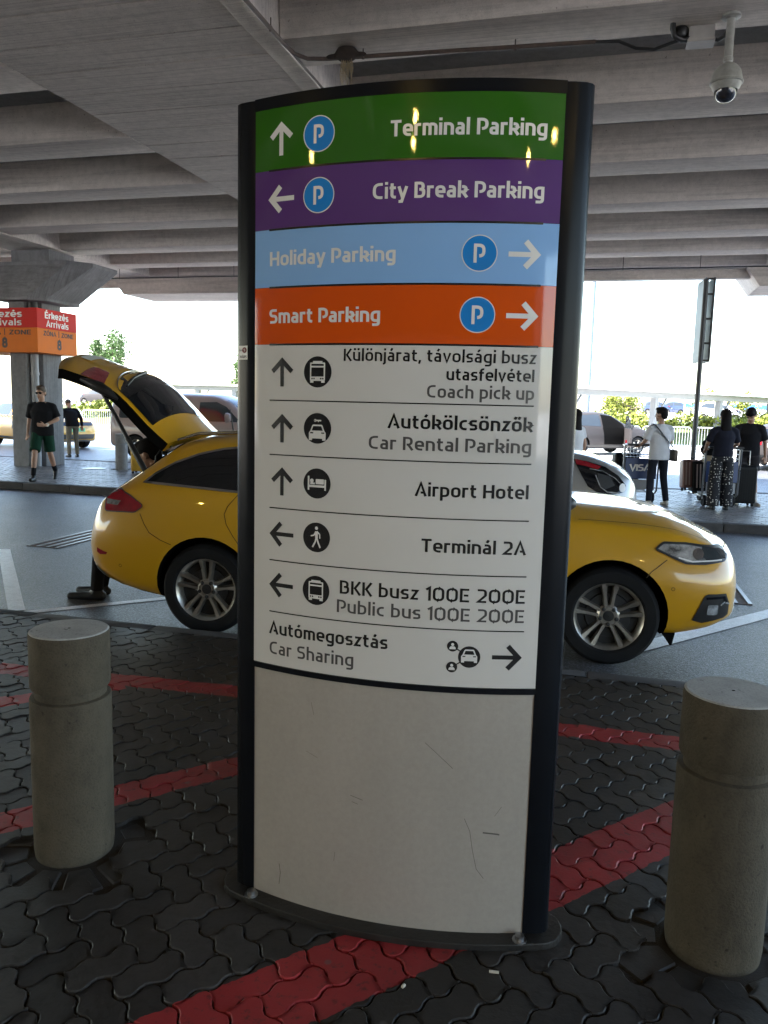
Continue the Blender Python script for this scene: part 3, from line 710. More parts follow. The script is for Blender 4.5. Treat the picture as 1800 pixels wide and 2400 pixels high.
# ================================================================== BOLLARDS
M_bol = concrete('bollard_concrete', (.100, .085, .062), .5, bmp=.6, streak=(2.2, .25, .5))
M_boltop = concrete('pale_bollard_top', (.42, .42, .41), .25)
def bollard(x, y, h, r, label, zb=.1, m1=None, group='concrete bollards along the kerbs', rot=0):
    t = thing('bollard', label, 'bollard', (x, y, zb), rot, group)
    g = h - .21
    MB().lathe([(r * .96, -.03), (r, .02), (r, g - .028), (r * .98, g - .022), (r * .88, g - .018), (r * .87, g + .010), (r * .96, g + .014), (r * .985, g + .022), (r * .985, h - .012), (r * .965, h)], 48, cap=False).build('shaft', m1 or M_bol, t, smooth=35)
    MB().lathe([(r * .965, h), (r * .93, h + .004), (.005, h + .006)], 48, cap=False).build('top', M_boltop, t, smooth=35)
    return t
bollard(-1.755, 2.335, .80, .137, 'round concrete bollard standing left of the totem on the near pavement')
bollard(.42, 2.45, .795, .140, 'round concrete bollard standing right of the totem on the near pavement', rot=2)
bollard(-10.42, 15.86, .80, .135, 'pale concrete bollard on the island beside the yellow suitcase', .12, M_col)
# broken paver pieces packed round the two near bollards
M_chip = paver_mat('broken_pavers', (.045, .042, .04), None, .5)
for bx, by, sd_ in ((-1.755, 2.335, 1), (.42, 2.45, 2)):
    mb = MB(); r_ = random.Random(sd_); n = 11
    for k in range(n):
        a0 = 2 * pi * k / n + r_.uniform(.02, .06); a1 = 2 * pi * (k + 1) / n - r_.uniform(.02, .08); r0 = .155 + r_.uniform(0, .02); r1 = .27 + r_.uniform(-.03, .05)
        P = [(bx + r0 * cos(a0), by + r0 * sin(a0)), (bx + r1 * cos(a0), by + r1 * sin(a0)), (bx + r1 * 1.03 * cos((a0 + a1) / 2), by + r1 * 1.03 * sin((a0 + a1) / 2)), (bx + r1 * cos(a1), by + r1 * sin(a1)), (bx + r0 * cos(a1), by + r0 * sin(a1))]
        zz = .092 + r_.uniform(-.006, .002); mb.prism(P, .06, zz)
    struct(mb.build('broken_paving', M_chip, bevel=.005, seg=1))
# ================================================================== VEHICLES
def paint(name, col, var=.05, metal=0.0, rough=.28, coat=1.0, spec=.5):
    m, N, L, P = nodes_of(name)
    a = noise(N, L, 1.7, 5, .6); d = noise(N, L, 30, 4, .7)
    o = mul(N, L, col, ramp(N, L, a, [(.3, 1 - var), (.7, 1 + var * .3)]))
    L.new(o, P.inputs['Base Color']); P.inputs['Metallic'].default_value = metal
    P.inputs['Specular IOR Level'].default_value = spec; P.inputs['Coat Weight'].default_value = coat; P.inputs['Coat Roughness'].default_value = .03
    r = N.new('ShaderNodeMapRange'); r.inputs[3].default_value = rough; r.inputs[4].default_value = rough + .2
    L.new(d, r.inputs[0]); L.new(r.outputs[0], P.inputs['Roughness'])
    return m
M_yel = paint('taxi_yellow_paint', (.53, .272, .003)); M_sil = paint('silver_paint', (.26, .26, .265), metal=.5, rough=.3)
M_mauve = paint('mauve_grey_paint', (.27, .21, .20), coat=.4, spec=.25, rough=.32); M_gry = paint('dark_grey_paint', (.042, .038, .038), rough=.45, coat=.08, spec=.12)
M_wpaint = paint('white_paint', (.7, .7, .7)); M_bpaint = paint('dark_blue_paint', (.02, .035, .10))
M_glass = glass_mat('tinted_glass', (.006, .007, .009), .02); M_glass2 = glass_mat('car_glass', (.03, .036, .04), .02)
M_rub = mat('tyre_rubber', (.011, .011, .012), .75, var=.25, scale=12, spec=.15); M_alloy = mat('alloy_wheel', (.44, .41, .37), .34, .85, var=.25, scale=9)
M_hub = mat('dark_brake', (.03, .03, .032), .6, .3); M_chrome = mat('chrome_trim', (.62, .60, .57), .14, 1.0, var=.05)
M_rlamp = mat('red_lamp_lens', (.27, .007, .016), .08, var=.3, scale=24, coat=1, rvar=.02); M_clamp = mat('clear_lamp_lens', (.56, .57, .57), .10, .6, var=.85, scale=17, coat=1, rvar=.06)
M_seam = mat('panel_gap', (.03, .018, .004), .8, var=0); M_under = mat('well_and_shade_black', (.006, .006, .006), .9, var=0, spec=0); M_lining = mat('grey_gate_lining', (.30, .30, .29), .7, var=.1)
M_amber = mat('amber_lens', (.5, .10, .01), .15, coat=1); M_plate = mat('plate_white', (.62, .64, .62), .4, var=.05); M_plateg = mat('plate_green', (.10, .42, .16), .4, var=.05)
KEYS = ('zb', 'zt', 'zs', 'ws', 'wm', 'wb', 'wr', 'dzr')
def loft_body(S, n=46):
    """S: rows (x, zb, zt, zs, ws, wm, wb, wr, dzr)"""
    A = np.array(S, float); x0, x1 = A[0, 0], A[-1, 0]
    t = (1 - np.cos(np.linspace(0, pi, n))) / 2; xs = np.unique(np.concatenate([x0 + (x1 - x0) * (.45 * t + .55 * np.linspace(0, 1, n))]))
    R = []
    for x in xs:
        zb, zt, zs, ws, wm, wb, wr, dz = [float(np.interp(x, A[:, 0], A[:, k])) for k in range(1, 9)]
        zr = zt - dz; h = zs - zb
        P = [(0, zb), (wb * .8, zb), (wb, zb + .02), (wb + .6 * (wm - wb), zb + .22 * h), (wm, zb + .48 * h), (wm, zb + .68 * h), (ws + .4 * (wm - ws), zb + .90 * h), (ws, zs),
             (ws + .08 * (wr - ws), zs + .06 * (zr - zs)), (ws + .5 * (wr - ws) + .015, zs + .52 * (zr - zs)), (wr, zr), (wr * .86, zr + .55 * dz), (wr * .45, zt - .05 * dz), (0, zt)]
        R.append([(x, -y, z) for y, z in P] + [(x, y, z) for y, z in P[-2:0:-1]])
    return R
def rough_obj(me):
    o = bpy.data.objects.new('tmp', me); COL.objects.link(o); return o
def kill(*os):
    for o in os: bpy.data.objects.remove(o, do_unlink=True)
def body_mesh(S, arches, m_paint, n=46, sub=1):
    mb = MB(); mb.rings(loft_body(S, n)); me = bpy.data.meshes.new('b'); me.from_pydata(mb.v, [], mb.f); me.update()
    b = bmesh.new(); b.from_mesh(me); bmesh.ops.recalc_face_normals(b, faces=b.faces); b.to_mesh(me); b.free()
    me.materials.append(m_paint); me.materials.append(M_under)
    o = rough_obj(me); s = o.modifiers.new('s', 'SUBSURF'); s.levels = sub; s.render_levels = sub
    me1 = evaluated_mesh(o); kill(o)
    bv = BVHTree.FromPolygons([v.co for v in me1.vertices], [tuple(p.vertices) for p in me1.polygons])
    o = rough_obj(me1); cut = []
    for (ax, az, r, y0) in arches:
        for sg in (-1, 1):
            c = MB(); M = Matrix.Translation((ax, sg * (y0 + .4), az)) @ Matrix.Rotation(pi / 2, 4, 'X')
            c.lathe([(r, -.4), (r, .4)], 40, M=M); mc = bpy.data.meshes.new('c'); mc.from_pydata(c.v, [], c.f); mc.update()
            bb = bmesh.new(); bb.from_mesh(mc); bmesh.ops.recalc_face_normals(bb, faces=bb.faces); bb.to_mesh(mc); bb.free()
            mc.materials.append(m_paint); mc.materials.append(M_under); mc.polygons.foreach_set('material_index', [1] * len(mc.polygons))
            co = rough_obj(mc); cut.append(co); bo = o.modifiers.new('d', 'BOOLEAN'); bo.operation = 'DIFFERENCE'; bo.object = co; bo.solver = 'EXACT'
    me2 = evaluated_mesh(o); kill(o, *cut)
    return me2, bv
def project(bv, a, b, axis, off, d0=6.0):
    o, d = {'-y': (Vector((a, -d0, b)), Vector((0, 1, 0))), '+y': (Vector((a, d0, b)), Vector((0, -1, 0))), '+z': (Vector((a, b, d0)), Vector((0, 0, -1))),
            '+x': (Vector((d0, a, b)), Vector((-1, 0, 0))), '-x': (Vector((-d0, a, b)), Vector((1, 0, 0)))}[axis]
    h = bv.ray_cast(o, d)
    if h[0] is None:
        q = bv.find_nearest(o + d * (d0 - .8)); h = q
    nrm = h[1] if h[1].dot(d) < 0 else -h[1]
    return h[0] + nrm * off
def patch(name, bv, poly, axis, off, m_, parent, step=.06, label=None):
    """a panel following the body: 2-D outline projected on to it"""
    b = bmesh.new(); f = b.faces.new([b.verts.new((p[0], p[1], 0)) for p in poly]); bmesh.ops.triangulate(b, faces=[f])
    xs = [p[0] for p in poly]; ys = [p[1] for p in poly]
    for k, (lo, hi) in enumerate(((min(xs), max(xs)), (min(ys), max(ys)))):
        n = int((hi - lo) / step)
        for i in range(1, n + 1):
            c = [0, 0, 0]; c[k] = lo + (hi - lo) * i / (n + 1); nn = [0, 0, 0]; nn[k] = 1
            bmesh.ops.bisect_plane(b, geom=b.verts[:] + b.edges[:] + b.faces[:], plane_co=c, plane_no=nn, dist=1e-5)
    for v in b.verts: v.co = project(bv, v.co.x, v.co.y, axis, off)
    bmesh.ops.recalc_face_normals(b, faces=b.faces)
    me = bpy.data.meshes.new(name); b.to_mesh(me); b.free(); me.materials.append(m_)
    o = link(name, me, parent, 60)
    if label: o['label'] = label
    return o
def strip(name, bv, pts, axis, off, wd, m_, parent, closed=False, sub=.04):
    P = []
    seq = list(pts) + ([pts[0]] if closed else [])
    for a, c in zip(seq, seq[1:]):
        k = max(1, int(hypot(c[0] - a[0], c[1] - a[1]) / sub))
        P += [(a[0] + (c[0] - a[0]) * i / k, a[1] + (c[1] - a[1]) * i / k) for i in range(k)]
    if not closed: P.append(seq[-1])
    V, F = ribbon([Vector(p) for p in P], wd, closed); mb = MB()
    mb.add([project(bv, x, y, axis, off) for x, y in V], F)
    return mb.build(name, m_, parent, smooth=60, recalc=False)
def wheel(parent, x, y, rt, rr, wd, side, m_rim=None, spokes=5, detail=True, steer=0):
    w_ = bpy.data.objects.new('wheel', None); COL.objects.link(w_); w_.parent = parent; w_.location = (x, y, rt); w_.rotation_euler = (pi / 2 if side < 0 else -pi / 2, 0, steer)
    h = wd / 2
    MB().lathe([(rr - .01, -h * .8), (rr + .01, -h), (rt - .03, -h), (rt - .006, -h * .75), (rt, -h * .4), (rt, h * .4), (rt - .006, h * .75), (rt - .03, h), (rr + .012, h), (rr - .004, h * .86)], 48, cap=False).build('tyre', M_rub, w_, smooth=40)
    mr = m_rim or M_alloy
    mb = MB().lathe([(rr - .005, -h * .7), (rr - .03, -h * .5), (rr - .03, h * .5), (rr - .012, h * .80), (rr + .004, h * .92), (rr + .003, h * .80)], 48, cap=False)
    if detail:
        for k in range(spokes):
            for s_ in (-1, 1):
                a = 2 * pi * k / spokes + pi / 2; M = Matrix.Rotation(a, 4, 'Z')
                r0, r1 = .055, rr - .012; q0, q1 = s_ * .017, s_ * .043
                V = []
                for r, q, hw_, z1, z0 in ((r0, q0, .020, h * .62, h * .2), ((r0 + r1) / 2, (q0 + q1) / 2, .0165, h * .66, h * .3), (r1, q1, .028, h * .80, h * .5)):
                    V += [(r, q - hw_, z0), (r, q + hw_, z0), (r, q + hw_ * .55, z1), (r, q - hw_ * .55, z1)]
                F = []
                for g in (0, 4): F += [(g + i, g + (i + 1) % 4, g + 4 + (i + 1) % 4, g + 4 + i) for i in range(4)]
                mb.add(V, F, 0, M)
        mb.lathe([(.075, h * .15), (.078, h * .55), (.062, h * .66), (.036, h * .66)], 24, cap=False)
    mb.build('rim', mr, w_, smooth=35)
    if detail:
        MB().lathe([(.036, h * .60), (.034, h * .70), (.003, h * .72)], 20, cap=False).build('hub_cap', M_dark, w_, smooth=40)
        m2 = MB()
        for k in range(5):
            a = 2 * pi * k / 5 + pi / 2 + pi / 5; m2.lathe([(.014, h * .5), (.013, h * .72), (.004, h * .75)], 10, M=Matrix.Translation((.056 * cos(a), .056 * sin(a), 0)))
        m2.build('wheel_nuts', M_hub, w_, smooth=40)
    else:
        m3 = MB()
        for k in range(spokes):
            a = 2 * pi * k / spokes; m3.box((rr * .5, 0, h * .7), (rr * .95, .05, .02), M=Matrix.Rotation(a, 4, 'Z'))
        m3.lathe([(.06, h * .6), (.05, h * .78), (.004, h * .8)], 16, cap=False); m3.build('spokes', mr, w_)
    MB().lathe([(rr - .02, h * .15), (rr * .66, h * .17), (rr * .64, h * .3), (.03, h * .3)], 32, cap=False).build('brake_disc', M_hub, w_, smooth=40)
    return w_

# ---------------------------------------------------------------- yellow estate taxi with its tailgate up
CAR = thing('estate_taxi', 'yellow estate taxi with raised tailgate parked at the kerb behind the totem', 'taxi', (-2.798, 6.050, .0045), radians(5.27))
S = [# x     zb    zt    zs    ws    wm    wb    wr    dzr
 (-1.065, .47, .68, .62, .38, .44, .36, .28, .02), (-1.03, .42, .74, .68, .62, .67, .58, .48, .03), (-.95, .37, .86, .80, .75, .81, .72, .60, .03), (-.86, .33, 1.02, .955, .79, .875, .78, .64, .03),
 (-.70, .28, 1.135, 1.02, .82, .905, .83, .66, .05), (-.50, .235, 1.285, 1.06, .845, .92, .85, .64, .06), (-.32, .21, 1.412, 1.06, .855, .925, .86, .615, .06), (-.1, .20, 1.462, 1.045, .86, .925, .86, .605, .07), (.5, .19, 1.492, 1.02, .865, .92, .86, .60, .08),
 (1.2, .19, 1.492, 1.0, .865, .92, .86, .60, .08), (1.6, .19, 1.46, .99, .865, .92, .86, .59, .08), (1.95, .19, 1.33, .98, .86, .92, .86, .60, .07), (2.25, .19, 1.16, .97, .855, .925, .86, .64, .05),
 (2.45, .19, 1.075, .965, .845, .925, .86, .66, .035), (2.7, .19, 1.055, .955, .83, .925, .86, .62, .03), (3.05, .19, 1.030, .93, .80, .92, .86, .58, .03), (3.25, .195, .99, .90, .78, .91, .85, .56, .03), (3.40, .225, .94, .86, .755, .895, .83, .53, .03),
 (3.52, .255, .89, .815, .73, .865, .80, .50, .03), (3.60, .29, .845, .775, .69, .815, .75, .47, .03), (3.665, .31, .825, .745, .64, .76, .70, .44, .03), (3.715, .315, .785, .70, .53, .64, .60, .36, .03), (3.745, .33, .735, .65, .38, .47, .44, .27, .02)]
me, BV = body_mesh(S, [(0, .345, .382, .62), (2.85, .345, .382, .62)], M_yel, 56, 1)
body = link('body', me, CAR, 40)
for sg, ax in ((-1, '-y'), (1, '+y')):
    wx = .045
    rw = [(-.505, 1.095), (-.44, 1.155), (-.30, 1.238), (-.13, 1.305), (.05, 1.348), (.24, 1.370), (.255, 1.368), (.235, 1.055), (-.05, 1.072), (-.30, 1.086)]
    patch('rear_side_window', BV, rw, ax, .004, M_glass, CAR, .05); strip('chrome_trim', BV, rw, ax, .007, .016, M_chrome, CAR, True)
    dw = [(.30, 1.372), (.75, 1.395), (1.02, 1.395), (1.02, 1.022), (.28, 1.052)]
    patch('rear_door_window', BV, dw, ax, .004, M_glass, CAR, .06); fw = [(1.08, 1.395), (1.45, 1.385), (1.80, 1.285), (2.22, 1.06), (2.22, 1.0), (1.08, 1.018)]
    patch('front_door_window', BV, fw, ax, .004, M_glass, CAR, .06)
    strip('chrome_trim', BV, [(.27, 1.045), (1.05, 1.010), (2.3, .985)], ax, .007, .014, M_chrome, CAR)
    for pts in ([(.245, 1.05), (.168, .955), (.146, .90), (.165, .83), (.22, .745), (.30, .64), (.33, .42), (.40, .24)], [(1.06, 1.02), (1.05, .8), (1.08, .25)], [(2.26, .98), (2.30, .85), (2.28, .26)], [(.40, .24), (2.28, .255)],
                [(-.50, .875), (-.46, .80), (-.42, .74), (-.33, .69), (-.25, .66)], [(3.20, .742), (3.10, .66), (3.07, .62)], [(-.755, .335), (-.60, .295), (-.40, .27)]):
        strip('panel_gap', BV, pts, ax, .0025, .005, M_seam, CAR)
    for x in (.42, 1.25):
        mb = MB().tube([tuple(project(BV, x, .90, ax, .015)), tuple(project(BV, x + .09, .905, ax, .035)), tuple(project(BV, x + .19, .90, ax, .015))], [.012, .015, .012], 8); mb.build('door_handle', M_yel, CAR, smooth=50)
    tl = fillet([(-.81, .965, .03), (-.715, 1.040, .05), (-.60, 1.0, .1), (-.472, .930, .02), (-.54, .880, .06), (-.80, .874, .03)], True)
    t_ = patch('tail_lamp', BV, tl, ax, .007, M_rlamp, CAR, .04); patch('reversing_lens', BV, [(-.80, .962), (-.79, .925), (-.69, .922), (-.665, .955)], ax, .010, M_clamp, t_, .03)
    strip('lamp_edge', BV, tl, ax, .0075, .008, M_dark, t_, True)
    patch('rear_reflector', BV, [(-.865, .600), (-.80, .575), (-.77, .570), (-.785, .552), (-.84, .548), (-.87, .565)], ax, .006, M_rlamp, CAR, .03)
    strip('bumper_insert', BV, [(-.93, .43), (-.86, .395), (-.79, .345), (-.70, .318)], ax, .006, .04, M_dark, CAR)
    hl = fillet([(3.125, .805, .012), (3.175, .846, .04), (3.32, .842, .1), (3.595, .805, .05), (3.60, .735, .05), (3.45, .720, .1), (3.32, .722, .1)], True)
    h_ = patch('headlamp', BV, hl, ax, .006, M_clamp, CAR, .03); strip('lamp_edge', BV, hl, ax, .008, .014, M_dark, h_, True)
    patch('dark_reflector', BV, [(3.43, .824), (3.58, .797), (3.59, .745), (3.46, .735), (3.42, .77)], ax, .009, M_glass2, h_, .03)
    patch('projector_lens', BV, circ(3.40, .778, .036, .034, 18), ax, .011, M_chrome, h_, .03)
    patch('turn_lens', BV, [(3.19, .822), (3.30, .826), (3.27, .80), (3.19, .805)], ax, .010, M_amber, h_, .03) if False else None
    strip('lamp_light_guide', BV, [(3.27, .755), (3.36, .732), (3.56, .738)], ax, .010, .008, M_letw, h_)
    fg = [(3.385, .345), (3.45, .515), (3.47, .528), (3.595, .528), (3.625, .46), (3.63, .375), (3.60, .355), (3.45, .325)]
    g_ = patch('fog_lamp_surround', BV, fg, ax, .006, M_dark, CAR, .03); patch('fog_lamp', BV, rrect(3.475, .385, 3.545, .455, .012), ax, .010, M_clamp, g_, .03)
    strip('surround_trim', BV, [(3.56, .45), (3.585, .47), (3.625, .455)], ax, .011, .010, M_chrome, g_); strip('surround_rib', BV, [(3.46, .50), (3.58, .505), (3.60, .47)], ax, .012, .016, M_frame, g_)
    for x, z in ((-.67, .476), (3.245, .555)): strip('parking_sensor', BV, circ(x, z, .011, n=12), ax, .004, .003, M_seam, CAR, True, .5)
    wl = project(BV, 2.2, .95, ax, 0)
    mi_ = MB(); cc = (2.46, sg * 1.02, 1.10)
    mi_.rings([[(2.46 + dx, sg * (1.0 + dy * k1), 1.10 + dz * k1) for dy, dz in [(.085 * cos(2 * pi * i / 16), .058 * sin(2 * pi * i / 16)) for i in range(16)]] for dx, k1 in ((-.03, .96), (-.01, 1.02), (.05, .98), (.10, .75), (.128, .35))])
    mm = mi_.build('door_mirror', M_dark, CAR, smooth=60); MB().tube([(2.40, sg * .86, 1.0), (2.44, sg * .95, 1.05)], .025, 8, flat=.5).build('mirror_arm', M_dark, mm, smooth=50)
    MB().tube([(-.34, sg * .585, 1.402), (-.18, sg * .575, 1.452), (.3, sg * .57, 1.485), (1.1, sg * .57, 1.487), (1.55, sg * .56, 1.462), (1.68, sg * .56, 1.425)], [.012, .017, .018, .018, .017, .012], 10).build('roof_rail', M_chrome, CAR, smooth=60)
    wheel(CAR, 0, sg * .80, .335, .234, .215, sg); wheel(CAR, 2.85, sg * .80, .335, .234, .215, sg)
    MB().prism([(2.43, .22), (2.47, .14), (2.50, .14), (2.49, .24)], sg * .70, sg * .88, axis='y').build('mud_flap', M_under, CAR) if False else None
    MB().prism([(3.20, .24), (3.262, .155), (3.275, .16), (3.29, .24)], sg * .70, sg * .84, axis='y').build('air_deflector', M_under, CAR)
patch('windscreen', BV, [(1.66, -.52), (1.66, .52), (2.34, .60), (2.34, -.60)], '+z', .004, M_glass2, CAR, .1)
strip('bonnet_gap', BV, [(2.62, -.80), (3.1, -.735), (3.45, -.66), (3.62, -.55), (3.69, -.30), (3.70, 0), (3.69, .30), (3.62, .55), (3.45, .66), (3.1, .735), (2.62, .80)], '+z', .0025, .006, M_seam, CAR)
patch('grille', BV, [(-.34, .58), (.34, .58), (.42, .44), (.30, .36), (-.30, .36), (-.42, .44)], '+x', .006, M_dark, CAR, .06)
patch('number_plate', BV, [(-.26, .40), (.26, .40), (.26, .51), (-.26, .51)], '+x', .016, M_plate, CAR, .1)
patch('cargo_opening_shade', BV, [(-.57, .74), (.57, .74), (.60, 1.02), (.545, 1.37), (-.545, 1.37), (-.60, 1.02)], '-x', .006, M_under, CAR, .06)  # black patch on the closed rear paints the shade inside the boot
strip('bumper_step', BV, [(-.66, .735), (0, .745), (.66, .735)], '-x', .012, .03, M_dark, CAR)

MB().tube([(-.10, -.05, 1.46), (-.13, -.05, 1.64)], [.008, .003], 8).build('antenna', M_dark, CAR, smooth=40)
# interior seen through nothing; now the raised gate
GP = [(-.415, 1.372), (-.50, 1.440), (-.575, 1.505), (-.66, 1.590), (-.745, 1.675), (-.83, 1.748), (-.93, 1.802), (-1.04, 1.848), (-1.16, 1.892), (-1.27, 1.930), (-1.33, 1.938)]
def gate_pt(k, y, inner=0.0):
    """k: index along the gate (float), y: across"""
    i = min(int(k), len(GP) - 2); t = k - i; a, b = Vector(GP[i]), Vector(GP[i + 1]); p = a.lerp(b, t)
    n = Vector((-(b - a).y, (b - a).x)).normalized(); n = n if n.y > 0 else -n
    tt = (b - a).normalized()
    hwid = .60 - .035 * max(0, (k - 7)) ** 1.2 * .4
    q = y / hwid; bul = (1 - q * q)
    p = p + n * (.085 * bul - inner) + tt * (.16 * bul * min(1, k / 3.0))
    return Vector((p.x, y, p.y))
GT = thing('tailgate', '', ''); del GT['label']; del GT['category']; GT.parent = CAR
ny = 18
def gate_surface(k0f, k1f, nk, inner, y0=-.6, y1=.6):
    R = []
    for i in range(nk + 1):
        row_ = []
        for j in range(ny + 1):
            y = y0 + (y1 - y0) * j / ny; k = k0f(y) + (k1f(y) - k0f(y)) * i / nk; row_.append(tuple(gate_pt(k, y, inner)))
        R.append(row_)
    return R
c0 = lambda v: (lambda y: v)
out_ = gate_surface(c0(0), c0(9.999), 30, 0); inn = gate_surface(c0(0), c0(9.999), 30, .075)
mb = MB(); mb.rings([a + b[::-1] for a, b in zip(out_, inn)], cap=True)
nq = 2 * (ny + 1); mb.m = [1 if (q < 30 * nq and q % nq >= ny) else 0 for q in range(len(mb.f))]
mb.build('gate_shell', [M_yel, M_under], GT, smooth=50)
def sheet_(name, R, m_, par): 
    mb = MB(); mb.rings(R, cap=False, closed=False); return mb.build(name, m_, par, smooth=60)
sheet_('gate_lining', gate_surface(c0(.4), c0(9.6), 24, .081, -.56, .56), M_lining, GT)
gz = sheet_('gate_window', gate_surface(lambda y: 1.75 - .2 * (1 - (y / .6) ** 2), lambda y: 4.85 + .5 * (1 - (y / .56) ** 4), 14, -.004, -.56, .56), M_glass, GT)
tr = [gate_pt(4.95 + .5 * (1 - (y / .565) ** 4), y, -.010) for y in np.linspace(-.565, .565, 30)]
MB().tube(tr, .004, 6).build('window_trim', M_chrome, GT, smooth=60)
for y0, y1 in ((-.6, -.36), (.36, .6)):
    l_ = sheet_('tail_lamp', gate_surface(lambda y: 6.0, lambda y: 7.7 - (.6 - abs(y)) * 2.2, 8, -.006, y0, y1), M_rlamp, GT)
sheet_('plate_recess', gate_surface(c0(7.6), c0(8.7), 6, -.004, -.34, .34), M_seam, GT) if False else None
pl = sheet_('number_plate', gate_surface(c0(7.75), c0(8.55), 3, -.010, -.26, .26), M_plate, GT)
wp = [gate_pt(4.95, .0, -.012), gate_pt(4.85, -.06, -.018), gate_pt(4.72, -.28, -.015), gate_pt(4.6, -.44, -.010)]
MB().tube(wp, [.016, .014, .010, .007], 8).build('rear_wiper', M_dark, GT, smooth=60)
for sg in (-1, 1):
    a = gate_pt(5.9, sg * .585, .06); b = Vector((-.585, sg * .60, 1.13))
    MB().tube([a, a.lerp(b, .55), a.lerp(b, .56), b], [.016, .016, .022, .022], 10).build('gas_strut', M_dark, GT, smooth=50)
    q = [gate_pt(k, sg * .60, .03) for k in (4.6, 5.4, 6.2, 7.0, 7.6)]
    MB().tube(q, [.01, .035, .045, .03, .012], 8).build('lamp_back', M_dark, GT, smooth=60)
MB().tube([(-.42, -.52, 1.35), (-.50, -.54, 1.33), (-.54, -.545, 1.27), (-.55, -.55, 1.18)], .006, 6).build('wiring_loop', M_dark, GT, smooth=60)

# ---------------------------------------------------------------- simpler cars
def simple_car(name, label, cat, loc, rz, m_paint, S, win, side, wheels, front=None, rear=None, arch=.36, tyre=.33, group=None, trim=None, detail=False, sub=1, wd=.21, yw=.76, glass=None):
    t = thing(name, label, cat, loc, rz, group); gl = glass or M_glass2
    me, bv = body_mesh(S, [(x, tyre + .01, arch, .56) for x in wheels], m_paint, 40, sub); link('body', me, t, 40)
    for ax, sg in (('-y', -1), ('+y', 1)):
        for nm, poly in side: patch(nm, bv, poly, ax, .004, gl if 'window' in nm else (M_rlamp if 'tail' in nm else (M_clamp if 'head' in nm else M_dark)), t, .08)
        for x in wheels: wheel(t, x, sg * yw, tyre, tyre * .68, wd, sg, detail=detail)
    for nm, ax, poly, m_ in win: patch(nm, bv, poly, ax, .005, m_, t, .1)
    return t, bv
# silver hatchback in the second lane, nose beyond the yellow bonnet
S2 = [(-.80, .40, .95, .85, .45, .55, .5, .4, .03), (-.70, .34, 1.10, .98, .72, .80, .72, .60, .05), (-.4, .25, 1.42, 1.04, .80, .88, .8, .58, .08), (.2, .2, 1.53, 1.02, .83, .90, .83, .58, .08), (1.0, .2, 1.56, 1.0, .83, .90, .83, .58, .08), (1.6, .2, 1.50, .99, .83, .9, .83, .58, .08),
      (2.1, .2, 1.27, 1.0, .82, .9, .83, .62, .06), (2.45, .2, 1.10, 1.0, .80, .9, .83, .66, .03), (2.8, .2, 1.04, .97, .77, .89, .83, .60, .02), (3.05, .21, .965, .92, .73, .86, .8, .55, .02), (3.2, .22, .89, .85, .68, .80, .74, .48, .02), (3.3, .24, .80, .77, .58, .66, .6, .4, .02), (3.36, .28, .66, .64, .32, .38, .34, .24, .01)]
S2 = [(r[0] + .03, r[1], r[2] * 1.13, r[3] * 1.12) + tuple(r[4:]) for r in S2]
t2, bv2 = simple_car('silver_hatchback', 'silver hatchback in the second lane, its headlamp seen beyond the yellow bonnet', 'car', (-2.93, 10.25, .0045), radians(2), M_sil, S2,
    [('windscreen', '+z', [(1.70, -.50), (1.70, .50), (2.32, .60), (2.32, -.60)], M_glass2), ('rear_window', '-x', [(-.5, 1.05), (.5, 1.05), (.45, 1.36), (-.45, 1.36)], M_glass), ('grille', '+x', [(-.4, .36), (.4, .36), (.4, .5), (-.4, .5)], M_dark)],
    [('front_window', [(1.0, 1.63), (1.55, 1.58), (2.05, 1.30), (2.1, 1.15), (1.0, 1.15)]), ('rear_window', [(.92, 1.63), (.92, 1.15), (-.2, 1.20), (-.25, 1.33), (.1, 1.58)])], (0, 2.6), detail=False)
for ax in ('-y', '+y'):
    hl = [(2.610, 1.137), (2.770, 1.114), (2.980, 1.053), (3.130, 0.958), (3.220, 0.846), (3.190, 0.773), (3.060, 0.745), (2.890, 0.773), (2.790, 0.834), (2.710, 0.963)]
    h_ = patch('headlamp', bv2, hl, ax, .006, M_glass, t2, .04)
    strip('lamp_light_guide', bv2, [(2.800, 1.030), (2.950, 1.008), (3.090, 0.930), (3.160, 0.862)], ax, .010, .010, M_clamp, h_); strip('lamp_light_guide', bv2, [(2.870, 0.963), (2.930, 0.829), (3.010, 0.778), (3.150, 0.762)], ax, .010, .012, M_clamp, h_)
    patch('projector_lens', bv2, circ(3.175, .823, .035, .05, 16), ax, .012, M_letw, h_, .03); patch('inner_reflector', bv2, [(2.890, 0.986), (3.030, 0.952), (3.090, 0.851), (2.990, 0.806), (2.910, 0.851)], ax, .008, M_hub, h_, .03)
    patch('red_reflection', bv2, [(2.630, 1.129), (2.760, 1.107), (2.930, 1.058), (2.890, 1.025), (2.730, 1.064), (2.650, 1.075)], ax, .009, M_rlamp, h_, .03)  # painted red reflection of the zone sign along the lamp's upper edge
